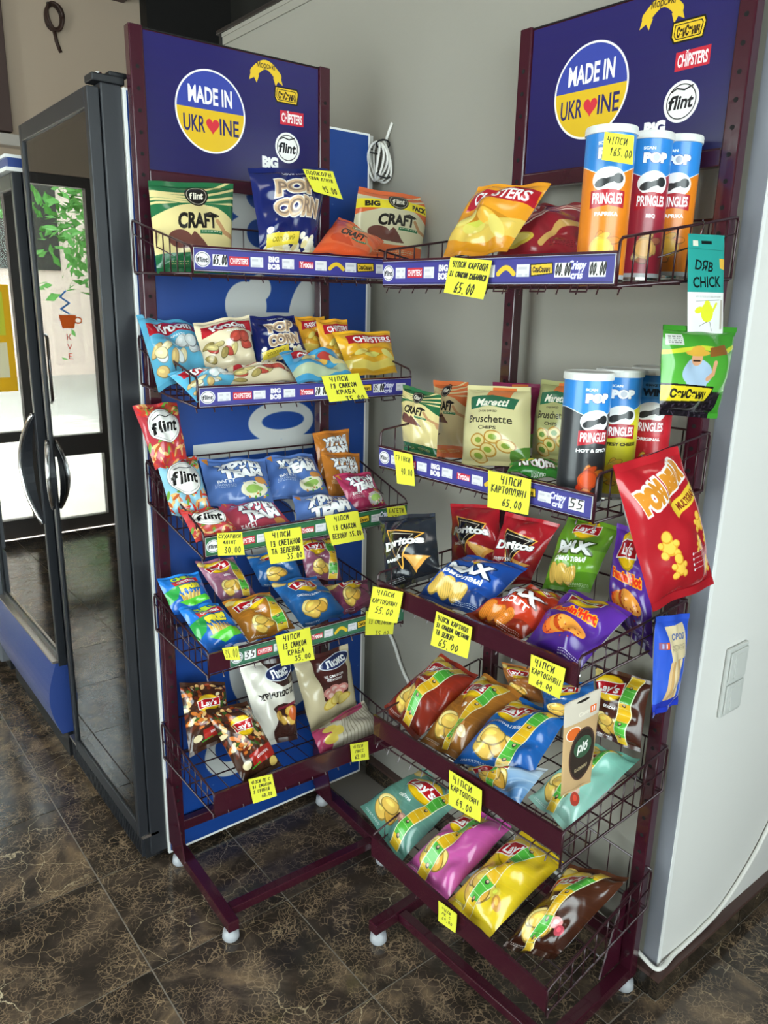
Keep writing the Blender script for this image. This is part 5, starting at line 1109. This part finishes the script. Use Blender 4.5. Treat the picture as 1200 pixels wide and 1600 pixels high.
K('D7','flam',flamin,B,'purple bag with an orange crisp lying at the front right of the third shelf',h3,stick=None)
K('D8','flam',None,B,'purple bag standing behind the hanging red bag at the right end of the third shelf',h3)
h4='packs on the fourth shelf of the right rack'; st2=(.70,.05,.60,.96,.17)
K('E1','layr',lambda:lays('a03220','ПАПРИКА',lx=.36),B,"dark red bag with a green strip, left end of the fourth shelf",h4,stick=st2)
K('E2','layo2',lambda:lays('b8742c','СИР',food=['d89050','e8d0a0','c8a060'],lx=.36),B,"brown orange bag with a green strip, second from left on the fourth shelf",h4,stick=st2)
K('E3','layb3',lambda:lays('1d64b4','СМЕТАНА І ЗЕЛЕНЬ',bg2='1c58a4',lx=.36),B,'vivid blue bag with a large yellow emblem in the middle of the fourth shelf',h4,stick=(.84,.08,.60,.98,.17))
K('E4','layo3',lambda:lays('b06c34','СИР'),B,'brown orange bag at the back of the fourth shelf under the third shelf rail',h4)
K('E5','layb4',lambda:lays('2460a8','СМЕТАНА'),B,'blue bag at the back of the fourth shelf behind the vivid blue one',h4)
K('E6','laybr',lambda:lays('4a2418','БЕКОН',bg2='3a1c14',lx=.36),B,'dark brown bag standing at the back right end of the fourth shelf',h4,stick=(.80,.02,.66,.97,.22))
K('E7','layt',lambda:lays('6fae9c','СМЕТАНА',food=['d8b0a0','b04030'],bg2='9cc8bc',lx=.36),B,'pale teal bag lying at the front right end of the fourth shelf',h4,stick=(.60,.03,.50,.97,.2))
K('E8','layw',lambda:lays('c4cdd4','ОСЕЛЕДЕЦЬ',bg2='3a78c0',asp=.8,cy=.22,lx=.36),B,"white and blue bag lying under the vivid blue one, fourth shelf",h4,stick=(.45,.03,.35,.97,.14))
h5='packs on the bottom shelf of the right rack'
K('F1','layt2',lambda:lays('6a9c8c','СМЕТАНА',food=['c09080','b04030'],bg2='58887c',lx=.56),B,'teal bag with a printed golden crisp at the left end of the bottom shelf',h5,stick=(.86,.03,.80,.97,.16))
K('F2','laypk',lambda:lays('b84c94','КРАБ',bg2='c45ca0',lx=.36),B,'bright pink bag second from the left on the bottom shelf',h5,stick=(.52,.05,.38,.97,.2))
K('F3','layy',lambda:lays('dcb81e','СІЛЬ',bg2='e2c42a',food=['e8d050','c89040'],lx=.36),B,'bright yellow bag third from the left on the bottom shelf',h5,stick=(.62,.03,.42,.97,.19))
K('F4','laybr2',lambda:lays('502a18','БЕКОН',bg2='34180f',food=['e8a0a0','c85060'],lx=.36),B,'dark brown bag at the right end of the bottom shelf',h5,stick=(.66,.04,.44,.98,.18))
hh='packs hanging from the side of the right rack'
def hook(root,x,y,z0,z1,m='chrome'):
    b=root.location; q=MB().tube([(x-b.x,y-b.y,z1+.006-b.z),(x-b.x+.006,y-b.y,z1-b.z),(x-b.x,y-b.y,(z0+z1)/2-b.z),(x-b.x-.004,y-b.y,z0-b.z)],.0013,5).build('hanging_hook',m,root); return q
o=K('seed','seedb',seeds,'seed_bag',"large green bag of black seeds hanging below the slim teal pack",hh,pinch=.0,rough=.5,flat=True); hook(o,1.22,.708,1.478,1.555)
o=K('bear','bearb',bearbag,B,'large red bag with white outlined lettering hanging from the second shelf side',hh,pinch=.03,rough=.8); hook(o,1.10,.702,1.272,1.262)
o=K('fish','fishb',fish,PO,'narrow blue pack of dried fish hanging from the third shelf side',hh,pinch=.0,rough=.7); hook(o,1.24,.704,.962,.946)
o=K('card','cardm',card,PO,'slim teal and white pack hanging from the top shelf side of the right rack',hh,seal=.02,pinch=0,rough=.15,flat=True); hook(o,1.21,.712,1.612,1.634)
o=K('squid','squidm',squid,PO,'brown card pack with a dark oval hanging in front of the fourth shelf',hh,seal=.02,pinch=0,rough=.2,flat=True); hook(o,.995,.712,.876,.905)

# ------------------------------------------------------------------ cans
def can(x,y,z,H,m,ang,label,group):
    R=.0385; t=empty('crisp_can',(x,y,z)); n=40
    me=bpy.data.meshes.new('can_body'); V=[];F=[];U=[]
    for j in range(n+1):
        a=2*PI*j/n+ang
        for zz in (.004,H-.012): V.append((R*math.cos(a),R*math.sin(a),zz))
    for j in range(n): F.append((2*j,2*j+2,2*j+3,2*j+1)); u0,u1=j/n,(j+1)/n; U+=[(u0,0),(u1,0),(u1,1),(u0,1)]
    me.from_pydata(V,[],F); uv=me.uv_layers.new()
    for i,c_ in enumerate(U): uv.data[i].uv=c_
    for p in me.polygons: p.use_smooth=True
    me.materials.append(m); o=bpy.data.objects.new('can_body',me); COL.objects.link(o); o.parent=t
    MB().lathe([(R-.002,0),(R+.0008,.0005),(R+.0008,.005),(R-.001,.0055)],n=40).build('base_rim','chrome',t)
    MB().lathe([(R+.0004,H-.013),(R+.0022,H-.0125),(R+.0022,H-.004),(R+.0012,H-.001),(R-.003,H),(R-.006,H-.0015)],n=40).build('lid','white_plastic',t)
    return tag(t,label,'can',group)
cm={}
def CM(k,*a,**q):
    if k not in cm: cm[k]=printmat('can_'+k,pring(*a,**q),.32,0)
    return cm[k]
def fa(x,y,off=0): return math.atan2(-y,-x)+math.radians(off)-PI   # label centre towards the aisle
can(1.095,.817,1.541,.232,CM('orange','e2801c','PAPRIKA'),fa(1.095,.817,4),'orange crisp can nearest the aisle on the top shelf, with a yellow note','cans on the top shelf')
can(1.200,.820,1.547,.232,CM('dred','a02a3c','BBQ',food=('d8a860','b06a50','e0c890')),fa(1.198,.827,22),'dark red crisp can between the two orange ones on the top shelf','cans on the top shelf')
can(1.282,.817,1.553,.232,CM('orange'),fa(1.285,.8,6),'orange crisp can at the back beside the post on the top shelf','cans on the top shelf')
can(1.057,.790,1.177,.224,CM('black','2a2c30','HOT & SPICY',food=('e2541c','f08a2c','d83818')),fa(1.057,.79,28),'black crisp can on the second shelf of the right rack','cans on the second shelf')
can(1.151,.796,1.178,.224,CM('yellow','dcd22e','CHEESY CHEESE',text='2a2410',food=('f2c22c','e8b420','f8e070')),fa(1.151,.796,14),'yellow crisp can on the second shelf of the right rack','cans on the second shelf')
can(1.250,.793,1.178,.224,CM('red','c62430','ORIGINAL',win=True,food=('c42430','e0b040','b81c28')),fa(1.25,.804,2),'red crisp can at the back of the second shelf of the right rack','cans on the second shelf')

# ------------------------------------------------------------------ handwritten price notes
def pnote(key,lines,label,curl=.004,asp=1.0,faint=False,col='e6e23c'):
    TL,TR,BR_,BL=[np.array(x) for x in NOTEQ[key]]; org=(TL+TR)/2; q=[x-org for x in (TL,TR,BR_,BL)]
    n=-np.cross(q[1]-q[0],q[3]-q[0]); n/=np.linalg.norm(n)
    U,V=np.meshgrid(np.linspace(0,1,9),np.linspace(0,1,9))
    def P(off): 
        p=(1-V)[...,None]*((1-U)[...,None]*q[0]+U[...,None]*q[1])+V[...,None]*((1-U)[...,None]*q[3]+U[...,None]*q[2])
        return p+n*((curl*(V**2)*(.6+.6*U)+off)[...,None])
    uv=np.stack([U,1-V],-1); m=printmat('note_'+key,note(lines,asp,col,faint=faint),.7,0,coat=0)
    o=bpy.data.objects.new('price_note',tomesh('price_note',[(gridmesh('',P(.0004),uv,0),0),(gridmesh('',P(-.0002),uv,0,True),1)],[m,mat('note_paper','e6e23c',.8)])); COL.objects.link(o); o.location=tuple(org)
    return tag(o,label,'price note','handwritten yellow price notes')
f=True
pnote('n1',[('ПОПКОРН',.06,.06,.13,.85),('СВОЯ ЛІНІЯ',.08,.27,.10,.8),('45.00',.38,.58,.2,.5)],'yellow price note stuck on the large navy popcorn bag',asp=.9)
pnote('n2',[('ЧІПСИ',.18,.05,.12,.5),('ІЗ СМАКОМ',.14,.24,.12,.7),('КРАБА',.25,.43,.12,.5),('35.00',.42,.63,.13,.5)],'yellow price note on the second shelf rail of the left rack',asp=.75)
pnote('n3',[('СУХАРИКИ',.05,.07,.14,.9),('ФЛІНТ',.22,.32,.12,.5),('30.00',.24,.56,.24,.65)],'yellow note reading 30.00 near the left end of the third shelf rail',asp=.9)
pnote('n4',[('ЧІПСИ',.2,.05,.12,.5),('ІЗ СМЕТАНОЮ',.1,.25,.12,.85),('ТА ЗЕЛЕННЮ',.1,.44,.12,.8),('35.00',.5,.62,.12,.45)],'yellow note in the middle of the third shelf rail, left of another big note',asp=.8)
pnote('n5',[('ЧІПСИ',.25,.06,.12,.45),('ІЗ СМАКОМ',.15,.3,.12,.7),('БЕКОНУ 35.00',.08,.52,.12,.88)],'yellow note towards the right end of the third shelf rail of the left rack',asp=.8)
pnote('n6',[('БАГЕТИ',.1,.1,.22,.8),('ХРУМ',.2,.45,.2,.6)],'small yellow note at the right end of the third shelf above the black bag',asp=.7)
pnote('n7',[('35.00',.06,.12,.45,.85)],'tiny yellow tag reading 35.00 at the left end of the fourth shelf rail',asp=.7)
pnote('n8',[('ЧІПСИ',.2,.06,.13,.5),('ІЗ СМАКОМ',.14,.27,.13,.7),('КРАБА',.25,.47,.13,.5),('35.00',.42,.66,.12,.5)],'yellow note in the middle of the fourth shelf rail of the left rack',asp=.85)
pnote('n9',[('ЧІПСИ',.16,.08,.14,.6),('КАРТОПЛЯНІ',.06,.36,.12,.85),('55.00',.22,.60,.19,.6)],"yellow note reading 55.00, left end of the right rack's third shelf")
pnote('n10',[('ЧІПСИ ЛЕЙС',.08,.1,.11,.8),('ЗІ СМАКОМ',.1,.3,.1,.8),('З ГРИБІВ',.1,.48,.11,.7),('60.00',.4,.7,.12,.45)],'yellow note on the bottom shelf rail below the brown bags of the left rack',asp=.95)
pnote('n11',[('ЧІПСИ',.12,.1,.17,.6),('ЛЮКС',.25,.38,.16,.5),('63.00',.2,.66,.2,.6)],'small yellow note at the right end of the bottom rail of the left rack')
pnote('n12',[('ІЗ СМЕТАНОЮ',.1,.25,.12,.8),('35.00',.35,.62,.14,.5)],'yellow note hanging behind the one reading 55.00',asp=.75,faint=True)
pnote('m1',[('ЧІПСИ КАРТОПЛ',.08,.08,.13,.86),('ЗІ СМАКОМ КАБАНОСИ',.05,.32,.11,.9),('65.00',.24,.56,.24,.5)],'yellow note on the top shelf rail of the right rack',asp=.85)
pnote('m2',[('ЧІПСИ',.1,.14,.24,.7),('165.00',.22,.52,.26,.75)],'yellow note reading 165 stuck on the front orange can',curl=.001)
pnote('m3',[('ГРІНКИ',.08,.18,.2,.8),('40.00',.3,.72,.28,.62)],'narrow yellow note reading 40.00 at the left of the second shelf rail',asp=1.45)
pnote('m4',[('ЧІПСИ',.3,.06,.17,.5),('КАРТОПЛЯНІ',.08,.3,.15,.86),('65.00',.36,.58,.17,.48)],'large yellow note in the middle of the second shelf rail of the right rack',asp=.85)
pnote('m5',[('ЧІПСИ КАРТОПЛ',.06,.07,.12,.85),('ЗІ СМАКОМ СМЕТАНИ',.06,.27,.11,.88),('ТА ЗЕЛЕНІ',.08,.45,.12,.5),('65.00',.2,.66,.18,.55)],'yellow note on the third shelf rail below the royal blue bag',asp=.9)
pnote('m6',[('ЧІПСИ',.12,.08,.2,.6),('КАРТОПЛЯНІ',.06,.38,.16,.9),('64.00',.24,.66,.15,.5)],'yellow note reading 64.00 on the third shelf rail below the purple bag',asp=.9)
pnote('m7',[('ЧІПСИ',.12,.08,.17,.6),('КАРТОПЛЯНІ',.06,.34,.14,.88),('69.00',.24,.62,.18,.5)],'yellow note on the fourth shelf rail of the right rack above the pink bag',asp=.9)
pnote('m8',[('ЧІПСИ',.2,.2,.16,.5),('ЛЕЙС',.2,.48,.14,.5),('69.00',.2,.74,.18,.6)],'small yellow note on the bottom shelf rail of the right rack',asp=1.15)
